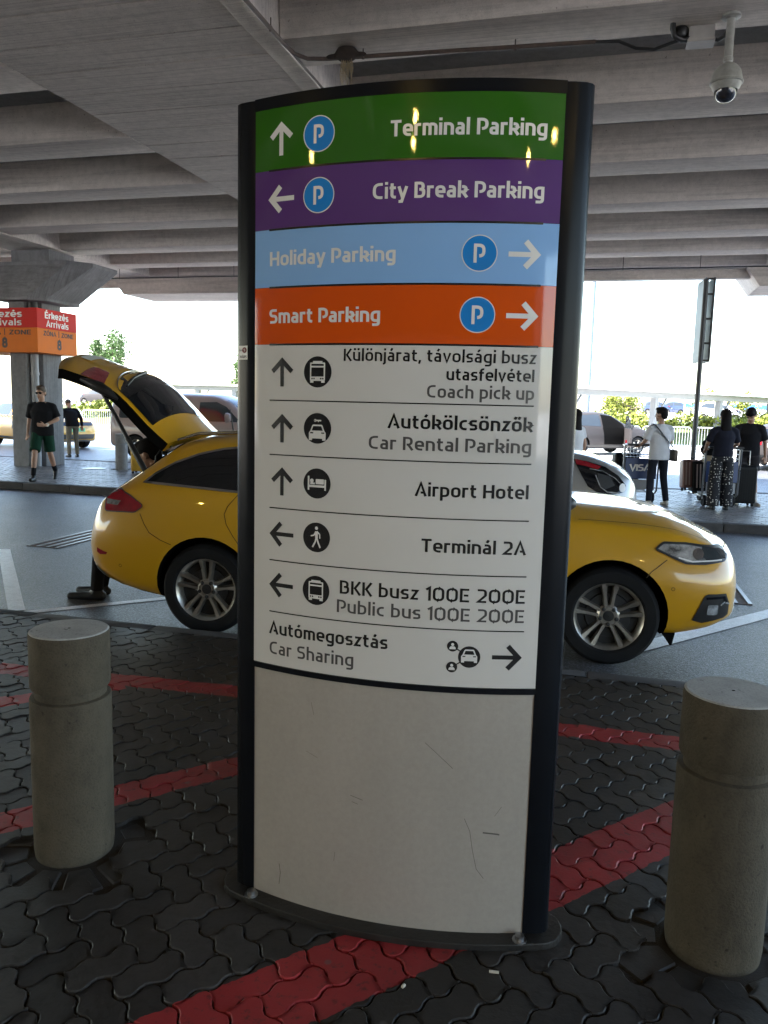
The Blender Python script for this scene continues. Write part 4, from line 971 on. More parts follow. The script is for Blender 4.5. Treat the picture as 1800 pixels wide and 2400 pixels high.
# mauve grey van beyond the island
S3 = [(-.95, .45, 1.60, 1.1, .70, .72, .7, .55, .05), (-.90, .35, 1.80, 1.12, .85, .88, .84, .68, .10), (-.7, .3, 1.90, 1.12, .90, .94, .88, .74, .10), (1.5, .25, 1.92, 1.12, .90, .95, .88, .74, .10), (2.4, .25, 1.90, 1.1, .90, .95, .88, .72, .1), (2.9, .25, 1.72, 1.1, .89, .95, .88, .70, .09), (3.3, .25, 1.40, 1.1, .88, .95, .88, .70, .06), (3.6, .25, 1.18, 1.05, .85, .93, .86, .66, .03), (3.9, .26, 1.02, .95, .78, .88, .8, .58, .02), (4.05, .3, .85, .8, .62, .7, .65, .48, .02), (4.1, .4, .7, .66, .4, .5, .45, .3, .01)]
t3, bv3 = simple_car('grey_van', 'mauve grey passenger van standing beyond the island, behind the raised tailgate', 'van', (-12.85, 21.2, .0045), radians(-1), M_mauve, S3,
    [('windscreen', '+z', [(2.75, -.58), (2.75, .58), (3.42, .66), (3.42, -.66)], M_glass2), ('grille', '+x', [(-.5, .55), (.5, .55), (.5, .75), (-.5, .75)], M_dark)],
    [('front_window', rrect(2.02, 1.14, 2.62, 1.70, .06) if False else [(2.0, 1.66), (2.5, 1.68), (2.80, 1.55), (3.18, 1.22), (3.18, 1.14), (2.06, 1.14), (2.0, 1.2)]), ('rear_window', rrect(.75, 1.16, 1.72, 1.68, .08)), ('rear_window', rrect(-.55, 1.16, .55, 1.68, .08)), ('tail_lamp', [(-.93, .80), (-.86, .80), (-.86, 1.25), (-.93, 1.25)])], (0, 3.1), arch=.37, tyre=.34, yw=.80)
mb = MB(); mb.rings([[(2.98 + dx, -(1.06 + dy * k1), 1.26 + dz * k1) for dy, dz in [(.10 * cos(2 * pi * i / 14), .14 * sin(2 * pi * i / 14)) for i in range(14)]] for dx, k1 in ((-.04, .95), (0, 1.0), (.08, .8), (.12, .4))]); mb.build('door_mirror', M_mauve, t3, smooth=60)
# seats behind the van's front window
for x in (2.25,):
    pass
# yellow ride hailing taxi turning in behind the column
S4 = [(-.75, .45, 1.0, .9, .5, .6, .55, .4, .03), (-.62, .36, 1.2, 1.02, .76, .84, .78, .6, .05), (-.3, .26, 1.47, 1.05, .82, .9, .84, .6, .08), (.4, .22, 1.56, 1.03, .84, .91, .85, .6, .08), (1.2, .22, 1.56, 1.02, .84, .91, .85, .6, .08), (1.7, .22, 1.46, 1.02, .84, .91, .85, .6, .07), (2.15, .22, 1.24, 1.03, .83, .91, .85, .64, .05), (2.45, .22, 1.12, 1.02, .81, .91, .85, .68, .03), (2.9, .22, 1.07, .99, .79, .90, .84, .65, .02), (3.2, .23, 1.01, .95, .76, .88, .82, .62, .02), (3.4, .25, .92, .87, .70, .82, .76, .55, .02), (3.5, .28, .80, .76, .58, .68, .62, .45, .02), (3.54, .33, .66, .63, .35, .42, .38, .28, .01)]
t4, bv4 = simple_car('ride_hailing_taxi', 'yellow taxi with black door square and green number plate, half hidden by the concrete column', 'taxi', (-20.05, 24.05, .0045), radians(-18), M_yel, S4,
    [('windscreen', '+z', [(1.72, -.52), (1.72, .52), (2.30, .62), (2.30, -.62)], M_glass2), ('upper_grille', '+x', [(-.60, .78), (.60, .78), (.62, .90), (-.62, .90)], M_glass), ('lower_grille', '+x', [(-.62, .34), (.62, .34), (.66, .50), (-.66, .50)], M_dark), ('bumper_lip', '+x', [(-.6, .27), (.6, .27), (.6, .32), (-.6, .32)], M_alloy), ('headlamp', '+x', [(-.80, .80), (-.62, .78), (-.62, .90), (-.80, .92)], M_clamp), ('headlamp', '+x', [(.80, .80), (.62, .78), (.62, .90), (.80, .92)], M_clamp)],
    [('front_window', [(1.05, 1.48), (1.55, 1.43), (2.05, 1.18), (2.1, 1.06), (1.05, 1.06)]), ('rear_window', [(.97, 1.48), (.97, 1.06), (-.1, 1.09), (-.15, 1.2), (.2, 1.45)]), ('sill_cladding', [(-.3, .22), (3.0, .22), (3.0, .36), (-.3, .36)]), ('door_square', [(1.22, .62), (1.62, .62), (1.62, .93), (1.22, .93)])], (0, 2.7), arch=.365, tyre=.335)
pn = patch('number_plate', bv4, [(-.26, .585), (.26, .585), (.26, .70), (-.26, .70)], '+x', .014, M_plateg, t4, .1)
mb = MB(); text_mb(mb, 'TX', -.20, .60, .08, .10, lambda x, y, l: project(bv4, x, y, '+x', .02), .14); text_mb(mb, 'AX', -.08, .60, .08, .10, lambda x, y, l: project(bv4, x, y, '+x', .02), .14); text_mb(mb, '398', .06, .60, .08, .14, lambda x, y, l: project(bv4, x, y, '+x', .02), .14); mb.build('lettering', M_letk, pn)
mb = MB(); text_mb(mb, 'Uber', 1.27, .73, .09, .30, lambda x, y, l: project(bv4, x, y, '-y', .012), .15); mb.build('lettering', M_letw, t4)
for i, x in enumerate(np.arange(.1, 2.2, .09)):
    for j in range(2):
        if (i + j) % 2: patch('checker_tile', bv4, [(x, .985 + j * .035), (x + .09, .985 + j * .035), (x + .09, 1.02 + j * .035), (x, 1.02 + j * .035)], '-y', .006, M_letk, t4, .2)
rs = MB().box((.85, 0, 1.67), (.22, .75, .19)).build('roof_sign', M_dark, t4, bevel=.02); mb = MB(); text_mb(mb, 'UBER', .72, 1.63, .08, .25, lambda x, y, l: (x + .0, -.38, y), .15); mb.build('lettering', M_letw, rs)
# dark grey crossover with an open door on the sunlit lane
S5 = [(-.85, .45, 1.05, .95, .5, .6, .55, .4, .03), (-.75, .38, 1.25, 1.05, .78, .86, .8, .6, .05), (-.4, .28, 1.56, 1.1, .84, .92, .86, .62, .08), (.3, .24, 1.66, 1.08, .86, .93, .87, .62, .08), (1.1, .24, 1.67, 1.06, .86, .93, .87, .62, .08), (1.6, .24, 1.58, 1.06, .86, .93, .87, .62, .07), (2.1, .24, 1.30, 1.07, .85, .93, .87, .66, .05), (2.4, .24, 1.16, 1.06, .83, .93, .87, .70, .03), (2.9, .24, 1.10, 1.02, .80, .92, .86, .65, .02), (3.2, .26, 1.02, .96, .76, .88, .82, .6, .02), (3.4, .28, .92, .88, .70, .80, .74, .52, .02), (3.5, .34, .74, .7, .4, .5, .44, .3, .01)]
t5, bv5 = simple_car('grey_crossover', 'dark grey crossover with its front door open on the sunlit lane beyond the island', 'car', (-1.25, 32.3, .0045), radians(38), M_gry, S5,
    [('windscreen', '+z', [(1.64, -.52), (1.64, .52), (2.28, .62), (2.28, -.62)], M_glass2), ('rear_screen', '-x', [(-.55, 1.15), (.55, 1.15), (.48, 1.48), (-.48, 1.48)], M_glass)],
    [('front_window', [(1.0, 1.58), (1.5, 1.53), (2.0, 1.24), (2.05, 1.11), (1.0, 1.11)]), ('rear_window', [(.92, 1.58), (.92, 1.11), (-.2, 1.14), (-.25, 1.25), (.1, 1.52)]), ('sill_cladding', [(-.45, .24), (3.1, .24), (3.1, .40), (-.45, .40)]), ('tail_lamp', [(-.82, .98), (-.5, 1.05), (-.45, 1.0), (-.6, .92), (-.82, .9)])], (0, 2.7), arch=.39, tyre=.36, yw=.78)
patch('door_opening_shade', bv5, [(.98, 1.06), (2.02, 1.06), (2.0, .42), (1.06, .42)], '-y', .005, M_under, t5, .1); patch('door_opening_shade', bv5, [(1.0, 1.56), (1.5, 1.51), (2.0, 1.22), (2.05, 1.06), (1.0, 1.06)], '-y', .008, M_under, t5, .1)  # black patches on the closed side paint the shaded cabin
dr = bpy.data.objects.new('front_door', None); COL.objects.link(dr); dr.parent = t5; dr.location = (2.06, -.90, 0); dr.rotation_euler[2] = radians(62)
dp = [(0, .34), (-1.02, .34), (-1.06, .7), (-1.02, 1.06), (0, 1.07)]
MB().prism(dp, -.05, .05, axis='y').build('door_panel', M_gry, dr, bevel=.02); mb = MB()
mb.tube([(-.02, 0, 1.06), (-.5, .1, 1.48), (-1.02, .14, 1.52), (-1.02, 0, 1.06)], .025, 8); mb.build('window_frame', M_dark, dr); MB().prism([(-.03, 1.07), (-1.0, 1.07), (-1.0, 1.48), (-.5, 1.45)], .04, .05, axis='y').build('door_glass', M_glass2, dr)
MB().ball((-.12, -.2, 1.12), (.09, .12, .08)).build('door_mirror', M_dark, dr, smooth=60); MB().box((-.5, .054, .55), (.25, .006, .12)).build('door_lamp', M_rlamp, dr)
# dark saloon at the right edge, tail towards the camera
t6, bv6 = simple_car('dark_saloon', 'dark saloon seen from behind at the right edge of the picture, on the far lane', 'car', (5.35, 27.1, .0045), radians(72), M_gry, [(x, a, b - .1, c - .05, d, e, f_, g, h) for x, a, b, c, d, e, f_, g, h in S4],
    [('rear_screen', '-x', [(-.55, 1.02), (.55, 1.02), (.48, 1.28), (-.48, 1.28)], M_glass), ('tail_lamp', '-x', [(-.72, .78), (-.4, .80), (-.4, .90), (-.72, .92)], M_rlamp), ('tail_lamp', '-x', [(.72, .78), (.4, .80), (.4, .90), (.72, .92)], M_rlamp), ('number_plate', '-x', [(-.26, .74), (.26, .74), (.26, .85), (-.26, .85)], M_plate), ('bumper_insert', '-x', [(-.6, .42), (.6, .42), (.6, .5), (-.6, .5)], M_dark)],
    [('front_window', [(1.05, 1.33), (1.5, 1.30), (2.0, 1.1), (2.05, 1.0), (1.05, 1.0)]), ('rear_window', [(.97, 1.33), (.97, 1.0), (.0, 1.02), (.2, 1.31)])], (0, 2.7), arch=.36)
# ================================================================== PEOPLE
M_skin = mat('skin', (.42, .235, .165), .55, var=.12, scale=14); M_skin2 = mat('tanned_skin', (.36, .20, .135), .55, var=.12, scale=14)
M_hairb = mat('brown_hair', (.075, .045, .025), .55, var=.4, scale=40); M_hairk = mat('black_hair', (.010, .008, .008), .75, var=.4, scale=40, spec=.12); M_hairg = mat('grey_hair', (.26, .25, .25), .6, var=.3, scale=30)
def cloth(n, c, v=.2): return mat(n, c, .9, var=v, scale=9, bmp=.35, bscale=22, spec=.15)
M_tee = cloth('black_cotton', (.012, .012, .015)); M_navy = cloth('navy_cotton', (.014, .015, .026)); M_green_ = cloth('dark_green_shorts', (.012, .048, .030)); M_wtee = cloth('white_cotton', (.60, .60, .64), .1)
M_jean = cloth('dark_denim', (.016, .018, .028)); M_khaki = cloth('khaki_trousers', (.20, .185, .15)); M_brsh = cloth('brown_patterned_shirt', (.10, .055, .042), .6); M_dsho = cloth('charcoal_shorts', (.030, .028, .032))
M_shoek = mat('black_shoe', (.014, .014, .016), .5, var=.3, scale=20); M_shoew = mat('pale_trainer', (.42, .38, .33), .6, var=.25, scale=20); M_sock = cloth('white_sock', (.55, .55, .55)); M_bag = mat('brown_bag', (.09, .065, .045), .6, var=.2)
def dots_mat():
    m, N, L, P = nodes_of('polka_dot_cloth'); tc = N.new('ShaderNodeTexCoord'); v = N.new('ShaderNodeTexVoronoi'); v.inputs['Scale'].default_value = 24; v.inputs['Randomness'].default_value = .6
    L.new(tc.outputs['Object'], v.inputs['Vector']); k = ramp(N, L, v.outputs['Distance'], [(.0, 1), (.24, 1), (.27, 0)])
    x = N.new('ShaderNodeMix'); x.data_type = 'RGBA'; x.inputs[6].default_value = (.010, .010, .014, 1); x.inputs[7].default_value = (.55, .52, .48, 1); L.new(k, x.inputs[0]); L.new(x.outputs[2], P.inputs['Base Color']); P.inputs['Roughness'].default_value = .9
    return m
M_dots = dots_mat()
def capsule(mb, a, b, ra, rb, n=12):
    a, b = Vector(a), Vector(b); d = b - a
    mb.tube([a - d.normalized() * ra * .7, a - d.normalized() * ra * .35, a, a.lerp(b, .5), b, b + d.normalized() * rb * .35, b + d.normalized() * rb * .7], [ra * .6, ra * .9, ra, (ra + rb) / 2, rb, rb * .9, rb * .6], n)
def blend(name, mb, vox, m_, parent, it=4):
    me = bpy.data.meshes.new(name); me.from_pydata(mb.v, [], mb.f); me.update()
    b = bmesh.new(); b.from_mesh(me); bmesh.ops.recalc_face_normals(b, faces=b.faces); b.to_mesh(me); b.free()
    o = rough_obj(me); r = o.modifiers.new('r', 'REMESH'); r.mode = 'VOXEL'; r.voxel_size = vox; s = o.modifiers.new('s', 'SMOOTH'); s.factor = .5; s.iterations = it
    m2 = evaluated_mesh(o); kill(o); m2.materials.clear(); m2.materials.append(m_)
    return link(name, m2, parent, 179)
def spine(mb, P, n=20):
    """P rows: (x, y, z, half depth, half width, yaw)"""
    R = []
    for x, y, z, d, w_, yw in P:
        R.append([(x + d * cos(t) * cos(yw) - w_ * sin(t) * sin(yw), y + d * cos(t) * sin(yw) + w_ * sin(t) * cos(yw), z) for t in [2 * pi * k / n for k in range(n)]])
    mb.rings(R)
def hand(mb, w_, d, thumb, r=.0085, curl=.5):
    """palm and five fingers at wrist w_, along direction d, thumb side given"""
    w_ = Vector(w_); d = Vector(d).normalized(); t = Vector(thumb); t = (t - d * t.dot(d)).normalized(); n = d.cross(t)
    capsule(mb, w_, w_ + d * .05, .024, .026); 
    for q in (-.022, 0, .022): capsule(mb, w_ + d * .03 + t * q, w_ + d * .085 + t * q, .014, .014, 8)
    for q, l in ((.030, .070), (.010, .080), (-.011, .074), (-.031, .058)):
        b = w_ + d * .085 + t * q; k = b + d * l * .5 + n * l * .12 * curl; e = k + d * l * .42 * (1 - curl * .6) + n * l * .42 * curl
        capsule(mb, b, k, r, r * .95, 8); capsule(mb, k, e, r * .95, r * .8, 8)
    b = w_ + d * .03 + t * .026; k = b + d * .03 + t * .028; e = k + d * .032 + t * .006 + n * .01
    capsule(mb, b, k, .0115, .010, 8); capsule(mb, k, e, .010, .0085, 8)
def person(label, loc, rz, H, J, skin, hair, top, bottom, shoe, sleeve='short', legs='long', hair_style='short', group=None, sunglasses=False, socks=None, loose=1.0, sitting=False, face=True, sleeve_m=None):
    """J: joints in metres for a 1.75 m body, x forward, y left"""
    k = H / 1.75; t = thing('person', label, 'person', loc, rz, group)
    V = {n: Vector(p) * k for n, p in J.items() if isinstance(p, tuple)}
    c = V['chest']; p = V['pelvis']; nk = V['neck']; hd = V['head']; hy = J_yaw(J)
    mb = MB()
    # head, neck, trunk core
    f = Vector((cos(hy[0]) * cos(hy[1]), sin(hy[0]) * cos(hy[1]), sin(hy[1]))); l = Vector((-sin(hy[0]), cos(hy[0]), 0)); u = f.cross(l)
    Mh = Matrix((( f.x, l.x, u.x, hd.x), (f.y, l.y, u.y, hd.y), (f.z, l.z, u.z, hd.z), (0, 0, 0, 1))) @ Matrix.Scale(1.08, 4)
    mb.ball((-.008 * k, 0, .025 * k), (.093 * k, .074 * k, .092 * k), 16, 12, M=Mh); mb.ball((.022 * k, 0, -.045 * k), (.066 * k, .056 * k, .070 * k), 14, 10, M=Mh)
    mb.ball((.088 * k, 0, -.020 * k), (.020 * k, .014 * k, .022 * k), 8, 6, M=Mh); mb.ball((.062 * k, 0, -.095 * k), (.022 * k, .026 * k, .018 * k), 8, 6, M=Mh)
    for sg in (-1, 1): mb.ball((-.005 * k, sg * .076 * k, -.008 * k), (.020 * k, .010 * k, .030 * k), 8, 6, M=Mh)
    capsule(mb, nk, hd + u * -.05 * k - f * .01 * k, .056 * k, .054 * k)
    spine(mb, [(p.x, p.y, p.z, .09 * k, .14 * k, 0), ((p.x + c.x) / 2, (p.y + c.y) / 2, (p.z + c.z) / 2, .085 * k, .125 * k, 0), (c.x, c.y, c.z, .095 * k, .145 * k, 0), (nk.x, nk.y, nk.z - .02 * k, .06 * k, .09 * k, 0)])
    for s in 'LR':
        capsule(mb, V['sh' + s], V['el' + s], .046 * k, .037 * k); capsule(mb, V['el' + s], V['wr' + s], .038 * k, .026 * k)
        d = J.get('hd' + s); d = Vector(d) if d else (V['wr' + s] - V['el' + s]); hand(mb, V['wr' + s], d, J.get('th' + s, (1, 0, .2)), .0085 * k)
        capsule(mb, V['hip' + s], V['kn' + s], .075 * k, .052 * k); capsule(mb, V['kn' + s], V['kn' + s].lerp(V['an' + s], .35), .050 * k, .052 * k); capsule(mb, V['kn' + s].lerp(V['an' + s], .35), V['an' + s], .052 * k, .034 * k)
    blend('body', mb, .0085, skin, t, 3)
    # face details
    if face:
        for sg in (-1, 1):
            if not sunglasses: MB().ball((.076 * k, sg * .030 * k, .006 * k), (.010 * k, .013 * k, .007 * k), 8, 6, M=Mh).build('eye', M_hub, t, smooth=60)
        MB().ball((.077 * k, 0, -.068 * k), (.008 * k, .022 * k, .006 * k), 8, 6, M=Mh).build('mouth', M_rlips, t, smooth=60)
    # hair
    hb = MB()
    if hair_style in ('short', 'fringe'):
        hb.ball((-.018 * k, 0, .045 * k), (.097 * k, .084 * k, .088 * k), 16, 12, M=Mh); hb.ball((.03 * k, .0, .095 * k), (.062 * k, .062 * k, .034 * k), 12, 8, M=Mh); hb.ball((-.055 * k, 0, -.005 * k), (.058 * k, .074 * k, .075 * k), 12, 8, M=Mh)
        if hair_style == 'fringe': hb.ball((.055 * k, 0, .062 * k), (.046 * k, .074 * k, .044 * k), 12, 8, M=Mh)
    elif hair_style == 'bun':
        hb.ball((-.018 * k, 0, .042 * k), (.097 * k, .084 * k, .086 * k), 16, 12, M=Mh); hb.ball((-.115 * k, 0, .01 * k), (.038 * k, .038 * k, .038 * k), 10, 8, M=Mh)
    else:
        hb.ball((-.018 * k, 0, .040 * k), (.099 * k, .088 * k, .092 * k), 16, 12, M=Mh)
        b0 = hd - f * .045 * k; spine(hb, [(b0.x, b0.y, b0.z + .05 * k, .07 * k, .085 * k, hy[0]), (b0.x, b0.y, b0.z - .08 * k, .062 * k, .092 * k, hy[0]), (b0.x - f.x * .02, b0.y - f.y * .02, b0.z - .22 * k, .05 * k, .098 * k, hy[0]), (b0.x - f.x * .03, b0.y - f.y * .03, b0.z - .36 * k, .034 * k, .085 * k, hy[0]), (b0.x - f.x * .03, b0.y - f.y * .03, b0.z - .42 * k, .015 * k, .06 * k, hy[0])])
    blend('hair', hb, .011, hair, t, 2)
    if sunglasses:
        g = MB()
        for sg in (-1, 1): g.ball((.083 * k, sg * .031 * k, .006 * k), (.010 * k, .028 * k, .020 * k), 12, 8, M=Mh); g.tube([Mh @ Vector((.078 * k, sg * .055 * k, .010 * k)), Mh @ Vector((0, sg * .080 * k, .012 * k))], .004, 6)
        g.tube([Mh @ Vector((.09 * k, -.02 * k, .010 * k)), Mh @ Vector((.09 * k, .02 * k, .010 * k))], .004, 6); g.build('sunglasses', M_frame, t, smooth=60)
    # top
    s_ = MB(); lo = loose; hem = J.get('hem', -.10) * k; yw = J.get('yaw', 0)
    pm = p.lerp(c, .5); hx = p + (p - c).normalized() * (-hem)
    spine(s_, [(hx.x, hx.y, hx.z, .125 * k * lo, .178 * k * lo, yw), (p.x, p.y, p.z + .02 * k, .125 * k * lo, .175 * k * lo, yw), (pm.x, pm.y, pm.z, .118 * k * lo, .165 * k * lo, yw), (c.x, c.y, c.z, .125 * k * lo, .185 * k * lo, yw), (c.x, c.y, c.z + .08 * k, .108 * k, .172 * k, yw), (nk.x, nk.y, nk.z - .06 * k, .085 * k, .125 * k, yw), (nk.x, nk.y, nk.z - .03 * k, .070 * k, .085 * k, yw), (nk.x, nk.y, nk.z - .005 * k, .060 * k, .062 * k, yw)])
    for s in 'LR':
        a, e, w2 = V['sh' + s], V['el' + s], V['wr' + s]
        capsule(s_, a.lerp(nk, .45) + Vector((0, 0, -.02 * k)), a, .060 * k, .060 * k); capsule(s_, a, a.lerp(e, .45), .060 * k * lo, .062 * k * lo)
        if sleeve == 'long': s_.tube([a, e, w2], [.066 * k, .054 * k, .042 * k], 12); capsule(s_, e, w2, .054 * k, .040 * k)
        elif sleeve == 'short': s_.tube([a, a.lerp(e, .5), a.lerp(e, .86)], [.070 * k * lo, .068 * k * lo, .070 * k * lo], 12)
    blend('top', s_, .012, top, t, 5)
    # bottom
    b_ = MB()
    if not sitting: spine(b_, [(p.x, p.y, p.z + .06 * k, .105 * k, .150 * k, yw), (p.x, p.y, p.z - .02 * k, .120 * k, .172 * k, yw), (p.x, p.y, p.z - .10 * k, .115 * k, .165 * k, yw)])
    else: b_.ball(tuple(p), (.14 * k, .17 * k, .12 * k), 14, 10)
    for s in 'LR':
        h, kn, an = V['hip' + s], V['kn' + s], V['an' + s]
        if legs == 'long': capsule(b_, h, kn, .092 * k, .066 * k); b_.tube([kn - (an - kn) * .05, kn, kn.lerp(an, .5), an + (an - kn).normalized() * .02], [.06 * k, .066 * k, .060 * k, .056 * k], 12)
        elif legs == 'wide': b_.tube([h, h.lerp(kn, .5), kn, kn.lerp(an, .5), an + (an - kn).normalized() * .03], [.10 * k, .105 * k, .105 * k, .108 * k, .112 * k], 14)
        elif legs == 'shorts': b_.tube([h + Vector((0, 0, .03)), h, h.lerp(kn, .5), h.lerp(kn, .93)], [.09 * k, .098 * k, .100 * k, .100 * k], 14)
        elif legs == 'mini': b_.tube([h + Vector((0, 0, .03)), h, h.lerp(kn, .35), h.lerp(kn, .72)], [.09 * k, .098 * k, .100 * k, .100 * k], 14)
    blend({'long': 'trousers', 'wide': 'trousers'}.get(legs, 'shorts'), b_, .012, bottom, t, 5)
    # shoes
    for s in 'LR':
        an = V['an' + s]; d = Vector(J.get('toe' + s, (1, 0, 0))).normalized(); up = Vector((0, 0, 1)) if abs(d.z) < .8 else Vector((1, 0, 0))
        x = MB(); base = an - up * .055 * k
        capsule(x, base - d * .05 * k - up * .01 * k, base + d * .06 * k - up * .012 * k, .040 * k, .042 * k); capsule(x, base + d * .05 * k - up * .018 * k, base + d * J.get('foot', .155) * k - up * .024 * k, .042 * k, .034 * k); capsule(x, an - d * .01, base + d * .03 * k, .045 * k, .042 * k)
        blend('shoe', x, .010, shoe, t, 3)
        if socks: capsule(z := MB(), an + (V['kn' + s] - an) * .06, an + (V['kn' + s] - an) * .32, .045 * k, .045 * k); z.build('sock', socks, t, smooth=60)
    return t, V
M_rlips = mat('lips', (.30, .12, .10), .5, var=0)
def J_yaw(J): return (J.get('head_yaw', 0), J.get('head_pitch', 0))
def stand(**kw):
    J = dict(pelvis=(0, 0, .95), chest=(.0, 0, 1.27), neck=(.0, 0, 1.47), head=(.02, 0, 1.625), shL=(0, .175, 1.385), shR=(0, -.175, 1.385), elL=(-.02, .235, 1.13), elR=(-.02, -.235, 1.13), wrL=(.06, .25, .88), wrR=(.06, -.25, .88),
             hipL=(0, .095, .90), hipR=(0, -.095, .90), knL=(.02, .11, .50), knR=(.02, -.11, .50), anL=(-.02, .12, .095), anR=(-.02, -.12, .095), toeL=(1, .15, 0), toeR=(1, -.15, 0), thL=(.6, -.8, 0), thR=(.6, .8, 0))
    J.update(kw); return J
ISL = .122
pw, _ = person('person walking in black t-shirt, dark green shorts and sunglasses by the column', (-10.25, 13.02, ISL), radians(-66), 1.79,
    stand(knR=(.20, -.10, .53), anR=(.30, -.11, .105), knL=(-.04, .11, .51), anL=(-.36, .12, .15), toeL=(.9, .1, -.5), toeR=(1, -.1, .12), chest=(.03, .01, 1.27), neck=(.05, .01, 1.47), head=(.08, .01, 1.62), elL=(.00, .27, 1.14), wrL=(.22, .10, 1.03), hdL=(.6, -.8, .1), thL=(.2, .1, 1), elR=(-.08, -.25, 1.13), wrR=(-.06, -.28, .88), hem=-.12, head_yaw=-.25, head_pitch=-.12),
    M_skin, M_hairb, M_tee, M_green_, M_shoek, legs='shorts', sunglasses=True, socks=M_tee, loose=1.14)
wt = MB().lathe([(.031, -.010), (.034, -.006), (.034, .006), (.031, .010)], 16).build('wristwatch', M_alloy, pw, smooth=40); wt.location = (.205, .135, 1.065); wt.rotation_euler = (pi / 2, 0, radians(-60))
person('person seen from behind in black jacket and khaki trousers, bending beside the column', (-14.7, 19.95, .01), radians(150), 1.72,
    stand(chest=(.09, 0, 1.25), neck=(.16, 0, 1.43), head=(.25, 0, 1.54), shL=(.12, .17, 1.36), shR=(.12, -.17, 1.36), elL=(.16, .24, 1.10), elR=(.0, -.27, 1.12), wrL=(.30, .18, .92), wrR=(-.06, -.26, .92), head_pitch=-.55, hem=-.06), M_skin, M_hairb, M_tee, M_khaki, M_shoek, sleeve='long', hair_style='bun', loose=1.15)
ps, _ = person('person in white t-shirt and dark jeans seen from behind, pushing a luggage trolley', (.98, 14.42, ISL), radians(118), 1.665,
    stand(elL=(.06, .26, 1.15), wrL=(.30, .24, 1.05), hdL=(1, -.1, -.1), elR=(.05, -.24, 1.14), wrR=(.26, -.12, 1.02), knL=(.02, .13, .50), anL=(-.04, .17, .095), knR=(.02, -.13, .50), anR=(-.03, -.18, .095), head_yaw=.62, head_pitch=-.05, hem=-.13), M_skin2, M_hairk, M_wtee, M_jean, M_shoew, loose=1.12)
gl_ = MB(); gl_.tube([(.075, .07, 1.56), (.02, .10, 1.56)], .004, 6); 
sb = thing('shoulder_bag', 'brown shoulder bag hanging at the hip of the person in white', 'bag', (.98, 14.42, ISL), radians(118))
MB().box((-.04, -.245, .86), (.20, .07, .20)).build('pouch', M_bag, sb, bevel=.02, smooth=40)
V_, F_ = ribbon([Vector(p) for p in ((.17, 1.40), (.06, 1.30), (-.06, 1.15), (-.16, 1.02), (-.225, .95))], .035)
MB().tube([(.06, .14, 1.385), (-.06, .15, 1.38), (-.145, .09, 1.27), (-.155, -.03, 1.14), (-.135, -.16, 1.02), (-.05, -.235, .95)], .017, 8, flat=.5).build('strap', M_dark, sb, smooth=60)
person('woman with long black hair and polka dot trousers, seen from behind', (1.97, 14.25, ISL), radians(103), 1.66,
    stand(elL=(.06, .25, 1.16), wrL=(.28, .20, 1.05), elR=(.08, -.27, 1.16), wrR=(.30, -.25, 1.08), head_yaw=.1, hem=-.02), M_skin2, M_hairk, M_navy, M_dots, M_shoek, legs='wide', hair_style='long')
person('person in dark t-shirt and shorts looking down beside the polka dot trousers', (2.52, 15.25, ISL), radians(-100), 1.72,
    stand(elR=(.10, -.28, 1.15), wrR=(.30, -.22, 1.12), hdR=(1, .2, .0), elL=(-.04, .26, 1.13), wrL=(.06, .28, .90), head=(.07, 0, 1.60), head_pitch=-.6, head_yaw=-.25, knL=(.02, .13, .50), anL=(0, .17, .095), toeL=(1, .6, 0), hem=-.06), M_skin2, M_hairk, M_tee, M_dsho, M_shoew, legs='mini', hair_style='fringe', socks=M_sock, loose=1.1)
person('woman with long dark hair and bare arms at the right edge of the totem', (-.40, 13.45, ISL), radians(140), 1.60, stand(hem=-.05), M_skin2, M_hairk, M_wtee, M_jean, M_shoew, sleeve='none', hair_style='long')
a_ = radians(5.27)
def cw(x, y): return (-2.798 + x * cos(a_) - y * sin(a_), 6.05 + x * sin(a_) + y * cos(a_))
sx, sy = cw(-.72, -.02)
person('person in brown shirt sitting in the open boot of the yellow taxi', (sx, sy, .006), radians(5.27 + 180), 1.70,
    dict(pelvis=(.0, 0, .78), chest=(-.02, .03, 1.03), neck=(.05, .03, 1.18), head=(.13, .03, 1.28), shL=(.02, .19, 1.13), shR=(.02, -.14, 1.13), elL=(.08, .24, .92), elR=(.10, -.20, .92), wrL=(.28, .20, .84), wrR=(.30, -.14, .84),
         hipL=(.05, .12, .76), hipR=(.05, -.08, .76), knL=(.52, .13, .70), knR=(.50, -.05, .70), anL=(.58, .13, .10), anR=(.63, -.05, .10), toeL=(1, .1, 0), toeR=(1, -.1, 0), head_pitch=-.4, hem=-.02, foot=.245), M_skin2, M_hairk, M_brsh, M_tee, M_shoek, sitting=True, sleeve='short')
# ================================================================== FITTINGS UNDER THE DECK
M_rustp = mat('rusty_conduit', (.075, .05, .04), .6, var=.4, scale=14); M_mud = mat('nest_mud', (.03, .02, .015), .95, var=.4, scale=40, bmp=.8, bscale=90); M_straw = mat('dry_straw', (.30, .24, .15), .9, var=.3)
M_cam = mat('off_white_housing', (.34, .34, .32), .45, var=.3, scale=12); M_dome = glass_mat('smoked_dome', (.02, .02, .03), .03); M_box = mat('grey_junction_box', (.40, .38, .36), .5, var=.2)
pp = thing('conduit_run', 'thin rusty conduit clipped along the beam edge and turning along the first rib', 'conduit', (0, 0, 0))
MB().tube([(-2.98, 3.0, 4.93), (-2.98, 7.18, 4.93), (-2.96, 7.42, 4.93), (-2.88, 7.54, 4.93), (-2.70, 7.58, 4.93), (-.25, 7.74, 4.935)], .019, 10).build('pipe', M_rustp, pp, smooth=60)
MB().tube([(-3.0, 7.2, 4.955), (-3.0, 19.5, 4.955)], .012, 8).build('pipe', M_rustp, pp, smooth=60)
